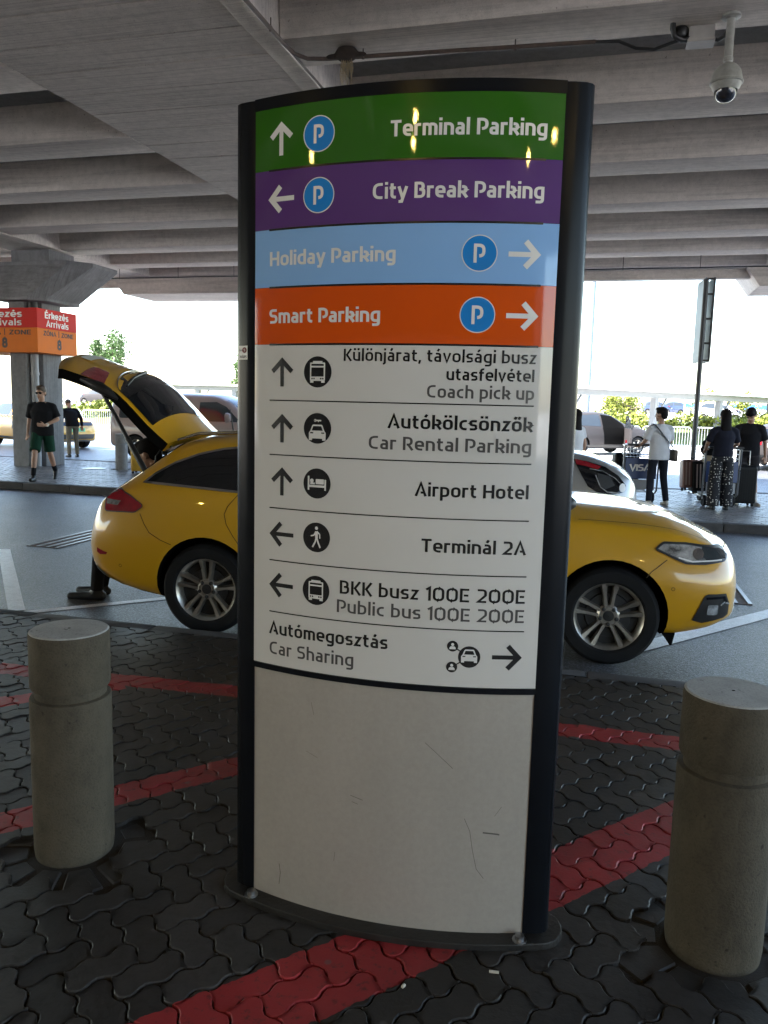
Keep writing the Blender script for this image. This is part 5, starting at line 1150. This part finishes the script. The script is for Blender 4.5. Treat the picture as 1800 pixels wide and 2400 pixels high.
MB().tube([(-.25, 7.74, 4.935), (-.05, 7.76, 4.93), (.10, 7.76, 4.86), (.25, 7.74, 4.83), (.38, 7.72, 4.86), (.55, 7.74, 4.91)], .014, 8).build('cable', M_dark, pp, smooth=60)
for x, y in ((-2.98, 6.9), (-2.35, 7.60), (-.95, 7.70)): MB().tube([(x, y, 5.02), (x, y, 4.905)], .006, 6).build('hanger_rod', M_rustp, pp, smooth=60); MB().lathe([(.024, -.012), (.026, 0), (.024, .012)], 10, M=Matrix.Translation((x, y, 4.93)) @ Matrix.Rotation(pi / 2, 4, 'Y')).build('clip', M_rustp, pp, smooth=60)
ns = thing('bird_nest', 'dark mud bird nest on the conduit with straw hanging below it', 'bird nest', (-2.50, 7.56, 4.95))
n_ = MB(); n_.ball((0, 0, 0), (.11, .075, .075), 14, 10); n_.ball((-.01, .01, .045), (.075, .06, .06), 12, 8); n_.ball((-.12, 0, -.015), (.09, .03, .025), 10, 6); n_.ball((.12, 0, -.015), (.08, .03, .025), 10, 6); blend('mud_cup', n_, .012, M_mud, ns, 1)
s_ = MB(); rr_ = random.Random(4)
for k in range(60):
    x, y = rr_.uniform(-.05, .05), rr_.uniform(-.03, .03); L_ = rr_.uniform(.08, .26); q = [(x, y, -.03)]
    for j in range(1, 5): q.append((q[-1][0] + rr_.uniform(-.014, .014), q[-1][1] + rr_.uniform(-.014, .014), -.03 - L_ * j / 4))
    s_.tube(q, .0016, 4)
s_.build('straw', M_straw, ns)
cc = thing('dome_camera', 'white dome security camera hanging on a short pole from the rib', 'security camera', (.845, 7.62, 5.0))
MB().lathe([(.075, .0), (.078, -.02), (.05, -.03)], 24).build('mount_plate', M_cam, cc, smooth=40); MB().lathe([(.034, -.02), (.034, -.33), (.04, -.335), (.04, -.36), (.034, -.365), (.034, -.40)], 20).build('stem', M_cam, cc, smooth=40)
MB().lathe([(.03, -.385), (.075, -.40), (.108, -.44), (.122, -.49), (.126, -.52), (.134, -.525), (.134, -.54), (.122, -.545), (.112, -.575), (.092, -.60)], 32, cap=False).build('housing', M_cam, cc, smooth=40)
MB().lathe([(.093, -.598), (.088, -.635), (.066, -.668), (.034, -.686), (.003, -.690)], 32, cap=False).build('dome', M_dome, cc, smooth=60)
jb = thing('junction_box', 'grey junction box under the rib beside the dome camera', 'junction box', (.63, 7.80, 4.9))
MB().box((0, 0, .035), (.21, .15, .11)).build('box', M_box, jb, bevel=.008, smooth=40); MB().box((0, 0, -.03), (.225, .17, .022)).build('lid', M_box, jb, bevel=.004)
MB().tube([(-.24, -.12, .55), (-.24, -.12, .06), (-.22, -.11, .0), (-.16, -.08, -.02), (-.08, -.02, .0)], .024, 10).build('riser_hose', M_dark, jb, smooth=60); MB().ball((-.17, -.03, .06), (.07, .06, .07), 12, 8).build('gland', M_dark, jb, smooth=60)
MB().tube([(.10, 0, .0), (.14, -.04, -.03), (.18, -.08, -.02), (.215, -.14, .03)], .016, 8).build('cable', M_dark, jb, smooth=60)
sc_ = thing('suspended_cable', 'thin dark cable hung on rods along the far edge of the deck', 'cable', (0, 18.45, 0))
MB().tube([(x, 0, 4.75 + .004 * sin(x * 3)) for x in np.linspace(-20, 8, 40)], .016, 6).build('cable', M_dark, sc_, smooth=60)
for x in (-17.2, -15.6, -13.9, -12.08, -10.42, -8.9, -7.2, -5.6, -4.0, -2.3, -.9, .25, 1.81, 3.4, 5.0): MB().tube([(x, 0, 4.73), (x, 0, 5.02 if x > -12 or x < -13.2 else 5.0)], .007, 6).build('hanger_rod', M_dark, sc_)

# ================================================================== FLAG SIGN, TROLLEYS, LUGGAGE
M_back = mat('pale_blue_sign_back', (.24, .30, .36), .5, var=.1, scale=3, spec=.2); M_pole = mat('dark_grey_pole', (.045, .048, .055), .45, .3, var=.15)
fl = thing('flag_sign', 'tall thin dark pole carrying two parallel white backed sign boards, on the island', 'sign post', (1.80, 17.0, .12))
MB().lathe([(.048, -.03), (.048, 4.16), (.03, 4.18)], 20).build('pole', M_pole, fl, smooth=40)
def board(x0, name):
    b_ = MB().box((x0 - .03, .42, 3.40), (.022, .84, 1.62)).build(name, M_back, fl, bevel=.006); b_.rotation_euler[2] = radians(4); return b_
board(.03, 'sign_board'); board(.19, 'sign_board')
for z in (2.62, 2.95, 3.42, 3.89, 4.18): MB().box((.08, .02, z), (.17, .03, .035)).build('cross_bar', M_pole, fl)
MB().tube([(.155, .0, 2.60), (.155, .0, 4.20)], .022, 10).build('rear_post', M_pole, fl, smooth=60)

M_tube = mat('trolley_tube', (.46, .46, .47), .3, .9, var=.15); M_visa = mat('navy_advert_board', (.012, .035, .13), .4, var=.1); M_gpl = mat('grey_plastic_panel', (.26, .26, .28), .5, var=.15)
def trolley(label, x, y, rz):
    t = thing('luggage_trolley', label, 'luggage trolley', (x, y, ISL), rz, 'airport luggage trolleys')
    f = MB()
    for s in (-1, 1):
        f.tube([(.92, s * .20, .16), (.45, s * .26, .17), (.02, s * .29, .17), (-.03, s * .30, .22), (-.07, s * .30, .98), (-.12, s * .30, 1.02), (-.18, s * .28, 1.02)], .017, 8)
    f.tube([(.92, -.20, .16), (.95, 0, .16), (.92, .20, .16)], .017, 8); 
    for x_ in (.2, .5, .75): f.tube([(x_, -.26, .17), (x_, .26, .17)], .012, 6)
    f.build('frame', M_tube, t, smooth=60)
    MB().tube([(-.18, -.29, 1.02), (-.19, 0, 1.02), (-.18, .29, 1.02)], .022, 8).build('handle', M_dark, t, smooth=60)
    b = MB()
    for z in (.82, .90, .98): b.tube([(-.04, -.28, z), (.24, -.26, z + .02), (.24, .26, z + .02), (-.04, .28, z)], .008, 6)
    for q in np.linspace(-.24, .24, 9): b.tube([(.24, q, 1.0), (.24, q, .80), (-.04, q, .80)], .006, 5)
    b.build('basket', M_tube, t, smooth=60)
    MB().box((-.055, 0, .60), (.02, .54, .36)).build('advert_board', M_visa, t, bevel=.006); MB().box((-.045, 0, .32), (.016, .50, .18)).build('lower_panel', M_gpl, t, bevel=.006)
    m_ = MB(); text_mb(m_, 'VISA', -.20, .56, .115, .36, lambda a, z, l: (-.067, -a, z), .2, 0, track=.02); m_.build('lettering', M_wht, t)
    for px, py in ((.02, -.24), (.02, .24), (.86, 0)):
        w_ = MB().lathe([(.03, -.022), (.085, -.025), (.095, -.012), (.095, .012), (.085, .025), (.03, .022)], 20, M=Matrix.Translation((px, py, .095)) @ Matrix.Rotation(pi / 2, 4, 'X')).build('wheel', M_rub, t, smooth=40)
        MB().box((px, py, .15), (.03, .07, .05)).build('castor_fork', M_tube, t)
    return t
trolley('luggage trolley with readable navy advert board, beside the person in white', .70, 14.72, radians(103))
trolley('luggage trolley with striped cases, pushed by the woman in polka dots', 2.02, 14.72, radians(104))
M_ribk = mat('black_case_shell', (.010, .010, .011), .55, var=.2, spec=.15); M_pink = mat('dusty_pink_case_shell', (.24, .13, .11), .4, var=.15); M_strp = mat('pale_stripes', (.50, .40, .36), .5); M_ycase = mat('yellow_case_shell', (.50, .29, .03), .4, var=.3, scale=6); M_tan = mat('tan_carton', (.34, .25, .15), .8)
def case(name, label, x, y, z, rz, sz, shell, tilt=0, ribs=6, stripe=None, handle=False, group='suitcases'):
    t = thing(name, label, 'suitcase', (x, y, z), rz, group); t.rotation_euler[1] = tilt; a, b_, h = sz
    MB().box((0, 0, .05 + h / 2), (a, b_, h)).build('shell', shell, t, bevel=min(a, b_) * .18, seg=3, smooth=50)
    r_ = MB()
    for k in range(ribs):
        q = -b_ / 2 + b_ * (k + 1) / (ribs + 1)
        for s in (-1, 1): r_.box((s * (a / 2 + .002), q, .05 + h / 2), (.008, b_ / ribs * .35, h * .80))
    r_.build('rib_mouldings', stripe or shell, t, bevel=.003, seg=1)
    for s in (-1, 1):
        for q in (-1, 1): MB().lathe([(.012, -.014), (.028, -.014), (.028, .014), (.012, .014)], 14, M=Matrix.Translation((s * a * .35, q * b_ * .38, .028)) @ Matrix.Rotation(pi / 2, 4, 'X')).build('castor', M_rub, t, smooth=40)
    MB().tube([(0, -.07, h + .05), (0, -.06, h + .085), (0, .06, h + .085), (0, .07, h + .05)], .011, 8).build('grab_handle', M_dark, t, smooth=60)
    if handle:
        MB().tube([(-.05, -.09, h + .04), (-.05, -.09, h + .30), (-.05, .09, h + .30), (-.05, .09, h + .04)], .009, 8).build('pull_handle', M_tube, t, smooth=60)
    return t
case('suitcase', 'yellow hard suitcase standing on the island beside the pale bollard', -9.60, 15.25, ISL, radians(20), (.26, .40, .60), M_ycase)
case('suitcase', 'dusty pink suitcase with pale stripes hanging left of the trolley by the sign post', 1.62, 15.05, .34, radians(104), (.20, .40, .50), M_pink, tilt=radians(8), stripe=M_strp)
case('suitcase', 'black suitcase with pale stripes next to the dusty pink one', 1.80, 14.98, .30, radians(104), (.16, .40, .52), M_ribk, tilt=radians(8), stripe=M_strp)
case('suitcase', 'large black ribbed suitcase standing right of the polka dot trousers', 2.42, 15.05, ISL, radians(100), (.28, .44, .66), M_ribk, ribs=10, handle=True)
case('suitcase', 'black suitcase on the trolley with the readable advert', .46, 15.1, .30, radians(103), (.30, .44, .62), M_ribk)
bk = thing('backpack', 'black soft bag lying on top of the trolley by the polka dot trousers', 'bag', (1.90, 14.78, .96), radians(104))
b_ = MB(); b_.ball((0, 0, .13), (.13, .24, .14), 16, 10); b_.ball((.03, .05, .24), (.10, .16, .08), 14, 8); blend('bag_body', b_, .014, M_tee, bk, 2); MB().tube([(0, -.10, .26), (0, -.06, .34), (0, .06, .34), (0, .10, .26)], .012, 8).build('carry_strap', M_dark, bk, smooth=60)
cb = thing('carton', 'tan carton in the basket of the trolley by the polka dot trousers', 'box', (1.92, 14.74, .93), radians(104)); cb.location.z = .935
MB().box((.0, 0, .0), (.20, .36, .12)).build('carton_body', M_tan, cb, bevel=.004); MB().box((.0, 0, .062), (.205, .05, .002)).build('tape', M_strp, cb)
# small litter on the pavement
M_butt = mat('paper_scrap', (.55, .52, .45), .8)
for lab, px, py, rz, L_ in (('cigarette end lying in front of the totem base on the right', -.205, 2.11, .1, .028), ('tiny pale scrap on the paving below the totem', -.44, 1.98, 1.2, .012)):
    o = MB().tube([(-L_ / 2, 0, 0), (L_ * .1, 0, 0), (L_ / 2, 0, 0)], [.0042, .0045, .0042], 8).build('litter', M_butt, None, smooth=40, loc=(px, py, .106)); o.rotation_euler[2] = rz; tag(o, lab, 'litter')
M_gum = mat('gum_spot', (.20, .20, .20), .6)
rg = random.Random(11); mb = MB()
# ================================================================== BEYOND THE ISLAND
M_gal = mat('galvanised_tube', (.50, .51, .52), .4, .6, var=.15)
def barrier(x, y, rz):
    t = thing('crowd_barrier', 'galvanised crowd barrier standing in the line along the far sunlit lane', 'barrier', (x, y, .0), rz, 'crowd barriers in a line')
    f = MB(); f.tube([(-1.1, 0, .05), (-1.1, 0, 1.0), (-1.0, 0, 1.1), (1.0, 0, 1.1), (1.1, 0, 1.0), (1.1, 0, .05)], .024, 8); f.tube([(-1.1, 0, .16), (1.1, 0, .16)], .02, 8); f.build('frame', M_gal, t, smooth=60)
    b = MB()
    for k in range(1, 17): b.tube([(-1.1 + 2.2 * k / 17, 0, .16), (-1.1 + 2.2 * k / 17, 0, 1.09)], .009, 5)
    b.build('bars', M_gal, t)
    for s in (-.8, .8): MB().tube([(s, -.25, .02), (s, 0, .10), (s, .25, .02)], .02, 6).build('foot', M_gal, t)
    return t
b0 = barrier(.6, 35.6, radians(22))
for k in range(1, 4):
    c = copy_tree(b0); c.location = (.6 + 2.14 * k, 35.6 + .9 * k, 0)
for k in range(-1, 0):
    c = copy_tree(b0); c.location = (.6 + 2.14 * k, 35.6 + .9 * k, 0)
for k in range(5):
    c = copy_tree(b0); c.location = (-27.2 + 2.28 * k, 36.2 - .1 * k, 0); c.rotation_euler[2] = radians(-3)
# planted bank and far car park
M_grass = mat('sunlit_grass', (.085, .12, .025), .9, var=.4, scale=1.5, bmp=.5, bscale=8)
def leafmat(n, c):
    m, N, L, P = nodes_of(n); g = N.new('ShaderNodeNewGeometry')
    o = mul(N, L, c, ramp(N, L, g.outputs['Random Per Island'], [(0, .55), (1, 1.5)])); L.new(o, P.inputs['Base Color']); P.inputs['Roughness'].default_value = .6; P.inputs['Specular IOR Level'].default_value = .3
    return m
M_leaf = leafmat('tree_leaves', (.045, .085, .020)); M_bush = leafmat('bush_leaves', (.13, .15, .018)); M_bark = mat('bark', (.09, .065, .045), .9, var=.3, scale=10)
def leaves(mb, centre, rad, n, size, rnd, squash=1.0, shell=.5):
    for _ in range(n):
        while True:
            v = Vector((rnd.uniform(-1, 1), rnd.uniform(-1, 1), rnd.uniform(-1, 1)))
            if shell < v.length < 1: break
        p = Vector(centre) + Vector((v.x * rad, v.y * rad, v.z * rad * squash)); a = Vector((rnd.gauss(0, 1), rnd.gauss(0, 1), rnd.gauss(0, 1))).normalized(); b = a.orthogonal().normalized(); s = size * rnd.uniform(.6, 1.3)
        mb.add([p - a * s, p + b * s * .5, p + a * s, p - b * s * .5], [(0, 1, 2, 3)])
struct(MB().prism([(46, -.06), (49, .55), (58, .95), (72, .95), (150, 1.0), (150, -.06)], -120, 120, axis='x').build('grass_bank', M_grass))
struct(MB().box((10, 86, .99), (170, 32, .03)).build('far_car_park', M_road2))
struct(MB().box((10, 128, 1.25), (220, 30, .50)).build('raised_car_park', M_road2))
rnd = random.Random(21)
hb = MB()
for k in range(300):
    x = rnd.uniform(-36, 24)
    if -17 < x < -4: continue
    y = 48 + rnd.uniform(0, 7); h = rnd.uniform(.8, 1.35)
    for j in range(3): leaves(hb, (x + rnd.uniform(-.5, .5), y + rnd.uniform(-.4, .4), .45 + (y - 48) * .05 + h * rnd.uniform(.2, .7)), rnd.uniform(.3, .55), 42, .13, rnd, .8, .2)
struct(hb.build('shrub_bank', M_bush, recalc=False), 'stuff')
def tree(x, y, z0, h, w_, label, seed, cl=14, m_=None, size=.19):
    r = random.Random(seed); t = thing('broadleaf_tree', label, 'tree', (x, y, z0), 0, 'trees beyond the far car park')
    tr = MB().tube([(0, 0, -.2), (.05, .02, h * .3), (-.03, .04, h * .6), (0, 0, h * .85)], [.16, .12, .08, .03], 8)
    for k in range(6):
        a = r.uniform(0, 6.28); z = h * r.uniform(.3, .65); tr.tube([(0, 0, z), (cos(a) * w_ * .25, sin(a) * w_ * .25, z + h * .1), (cos(a) * w_ * .42, sin(a) * w_ * .42, z + h * .16)], [.06, .04, .015], 6)
    tr.build('trunk', M_bark, t, smooth=60); lv = MB()
    for k in range(cl):
        q = k / (cl - 1); z = h * (.28 + .70 * q); rr = w_ * .5 * (1 - abs(q - .35) ** 1.4 * 1.1); a = r.uniform(0, 6.28); d = rr * r.uniform(.2, .75)
        leaves(lv, (cos(a) * d, sin(a) * d, z), w_ * r.uniform(.20, .32), 110, size, r, 1.0, .35)
    lv.build('crown', m_ or M_leaf, t, recalc=False); return t
tree(-56.8, 85, 1, 8.2, 4.6, 'taller of the two dark trees left of the raised tailgate', 1, 18); tree(-59.6, 86, 1, 7.3, 3.6, 'shorter of the two dark trees beside the zone sign', 2, 14); tree(-58.2, 85.5, 1, 6.4, 3.0, 'small dark tree between the two taller ones left of the tailgate', 3, 12)
tree(-39.6, 84, 1, 5.8, 2.4, 'dark tree whose edge shows just left of the totem pillar', 4, 14)
for k, (px_, y, h, w_, lab) in enumerate(((1.2, 92, 2.6, 3.0, 'low pale tree beyond the far cars, nearest to the totem'), (3.0, 92, 2.3, 3.4, 'low rounded tree right above the dark blue far cars'), (10.8, 94, 2.9, 4.2, 'wide low tree just right of the sign post, in front of the blue building'), (14.6, 94, 2.6, 3.6, 'low tree between the blue building and the right shelter post'), (19.2, 96, 3.2, 4.0, 'low tree at the far right beyond the shelter'))):
    tree(px_, y, .9, h, w_, lab, 10 + k, 10, M_bush, .16)
# long shelters: beam, posts, pale roof
M_shel = mat('pale_grey_steel', (.17, .175, .18), .5, .1, var=.1); M_roofw = mat('white_roof_sheet', (.75, .75, .75), .5, var=.05)
def shelter(label, p0, p1, zb, posts, roofw=3.0):
    t = thing('walkway_shelter', label, 'shelter', (p0[0], p0[1], 0), atan2(p1[1] - p0[1], p1[0] - p0[0])); L_ = hypot(p1[0] - p0[0], p1[1] - p0[1])
    MB().box((L_ / 2, 0, zb + .14), (L_, .16, .28)).build('beam', M_shel, t, bevel=.01); MB().box((L_ / 2, roofw * .3, zb + .36), (L_, roofw, .10)).build('roof', M_roofw, t, bevel=.01)
    for q in posts:
        MB().box((q, .12, zb / 2), (.32, .32, zb)).build('post', M_shel, t, bevel=.015); MB().tube([(q + .1, 0, zb - .9), (q + .9, 0, zb)], .06, 8).build('brace', M_shel, t, smooth=60)
    return t
shelter('long walkway shelter with pale roof and grey posts beyond the crowd barriers on the right', (-4.0, 33.6), (14.4, 60.0), 2.42, (4.4, 11.6, 18.2, 24.5))
shelter('long white roofed shelter beyond the van, left of the totem', (-36, 51), (-14, 51), 2.45, (2, 6.0, 8.6, 11.4, 14.5, 18))
# tall lamp columns
M_bluep = mat('pale_blue_pole', (.10, .13, .17), .5, spec=.2)
def lamp_post(x, y, h, r, label, arm=True):
    t = thing('street_lamp', label, 'street lamp', (x, y, 0)); MB().lathe([(r * 1.25, 0), (r * 1.25, .8), (r, .9), (r * .6, h)], 14).build('pole', M_bluep if not arm else M_gal, t, smooth=40)
    if arm: MB().tube([(0, 0, h - .1), (.3, 0, h + .35), (1.3, 0, h + .55)], r * .45, 8).build('arm', M_gal, t, smooth=60)
    MB().box((1.5 if arm else 0, 0, h + .55 if arm else h), (.7, .25, .12)).build('lantern', M_gal, t, bevel=.03)
lamp_post(-.80, 45, 15, .13, 'thick pale blue lamp column close to the right pillar of the totem', False)
lamp_post(7.4, 80, 8.0, .07, 'thin street lamp with a curved arm, seen left of the sign post')
lamp_post(-50.5, 78, 8.0, .09, 'thin pale lamp post left of the raised tailgate') 
# far hall with a blue band
bl_ = thing('far_hall', 'low pale hall with a blue band far behind the right shelter', 'building', (24, 152, 1)); MB().box((0, 0, 1.3), (26, 10, 2.6)).build('wall', M_roofw, bl_); MB().box((0, -5.03, 2.0), (26, .06, .8)).build('blue_band', mat('blue_cladding', (.03, .16, .55), .5), bl_); MB().box((-7, -5.06, .9), (5, .06, 1.2)).build('window_band', M_glass2, bl_)
# cars parked far away: copies of the silver hatchback in other colours
def far_car(x, y, rz, m_, label):
    c = copy_tree(t2); c.location = (x, y, 1.01 if y < 100 else 1.5); c.rotation_euler[2] = rz; c['label'] = label; c['category'] = 'car'; c['group'] = 'cars in the far car park'
    for ch in c.children:
        if ch.name.startswith('body'): ch.data = ch.data.copy(); ch.data.materials[0] = m_
    return c
far_car(6.0, 118, radians(4), M_bpaint, 'left one of two dark blue cars parked far off')
far_car(10.4, 119, radians(-176), M_bpaint, 'right one of two dark blue cars parked far off')
far_car(8.6, 77, radians(3), M_wpaint, 'white car parked far off left of the sign post'); far_car(-44.0, 74, radians(3), M_wpaint, 'white car parked far off behind the raised tailgate'); far_car(-50.5, 75, radians(180), M_gry, 'grey car parked far off right of the concrete column')
# ================================================================== WHAT STANDS BEHIND THE CAMERA
M_lampglow = bpy.data.materials.new('sodium_lamp_glow'); M_lampglow.use_nodes = True
_p = M_lampglow.node_tree.nodes['Principled BSDF']; _p.inputs['Emission Color'].default_value = (1, .66, .16, 1); _p.inputs['Emission Strength'].default_value = 120
_p.inputs['Base Color'].default_value = (.8, .6, .3, 1)
for k, (x, y) in enumerate(((-1.19, -4.92), (-1.34, -5.79), (-5.99, -4.70), (4.24, -4.16), (3.70, -5.37))):
    t = thing('ceiling_lamp', 'round lit yellow lamp under the viaduct, mirrored in the glossy top of the totem', 'ceiling lamp', (x, y, 4.90), 0, 'yellow lamps under the viaduct')
    MB().lathe([(.11, .12), (.11, .02), (.065, .0)], 24, cap=False).build('housing', M_dark, t, smooth=40)
    MB().lathe([(.062, .004), (.03, -.010), (.004, -.014)], 24, cap=False).build('lens', M_lampglow, t, smooth=60)

tb = thing('terminal_sky_block', 'dark glazed terminal front added unseen behind the camera to block low sky light', 'building', (-7, -14, 0))  # added out of view to block low sky and darken totem reflections
MB().box((0, -4, 4.5), (36, 7, 9)).build('wall', M_slab, tb)
mb = MB()
for i in range(-8, 9):
    for j in range(2): mb.box((i * 2.0, -.46, 1.6 + j * 3.3), (1.86, .06, 3.1))
mb.build('glazing', mat('dull_glazing', (.02, .022, .025), .5, spec=.2), tb)
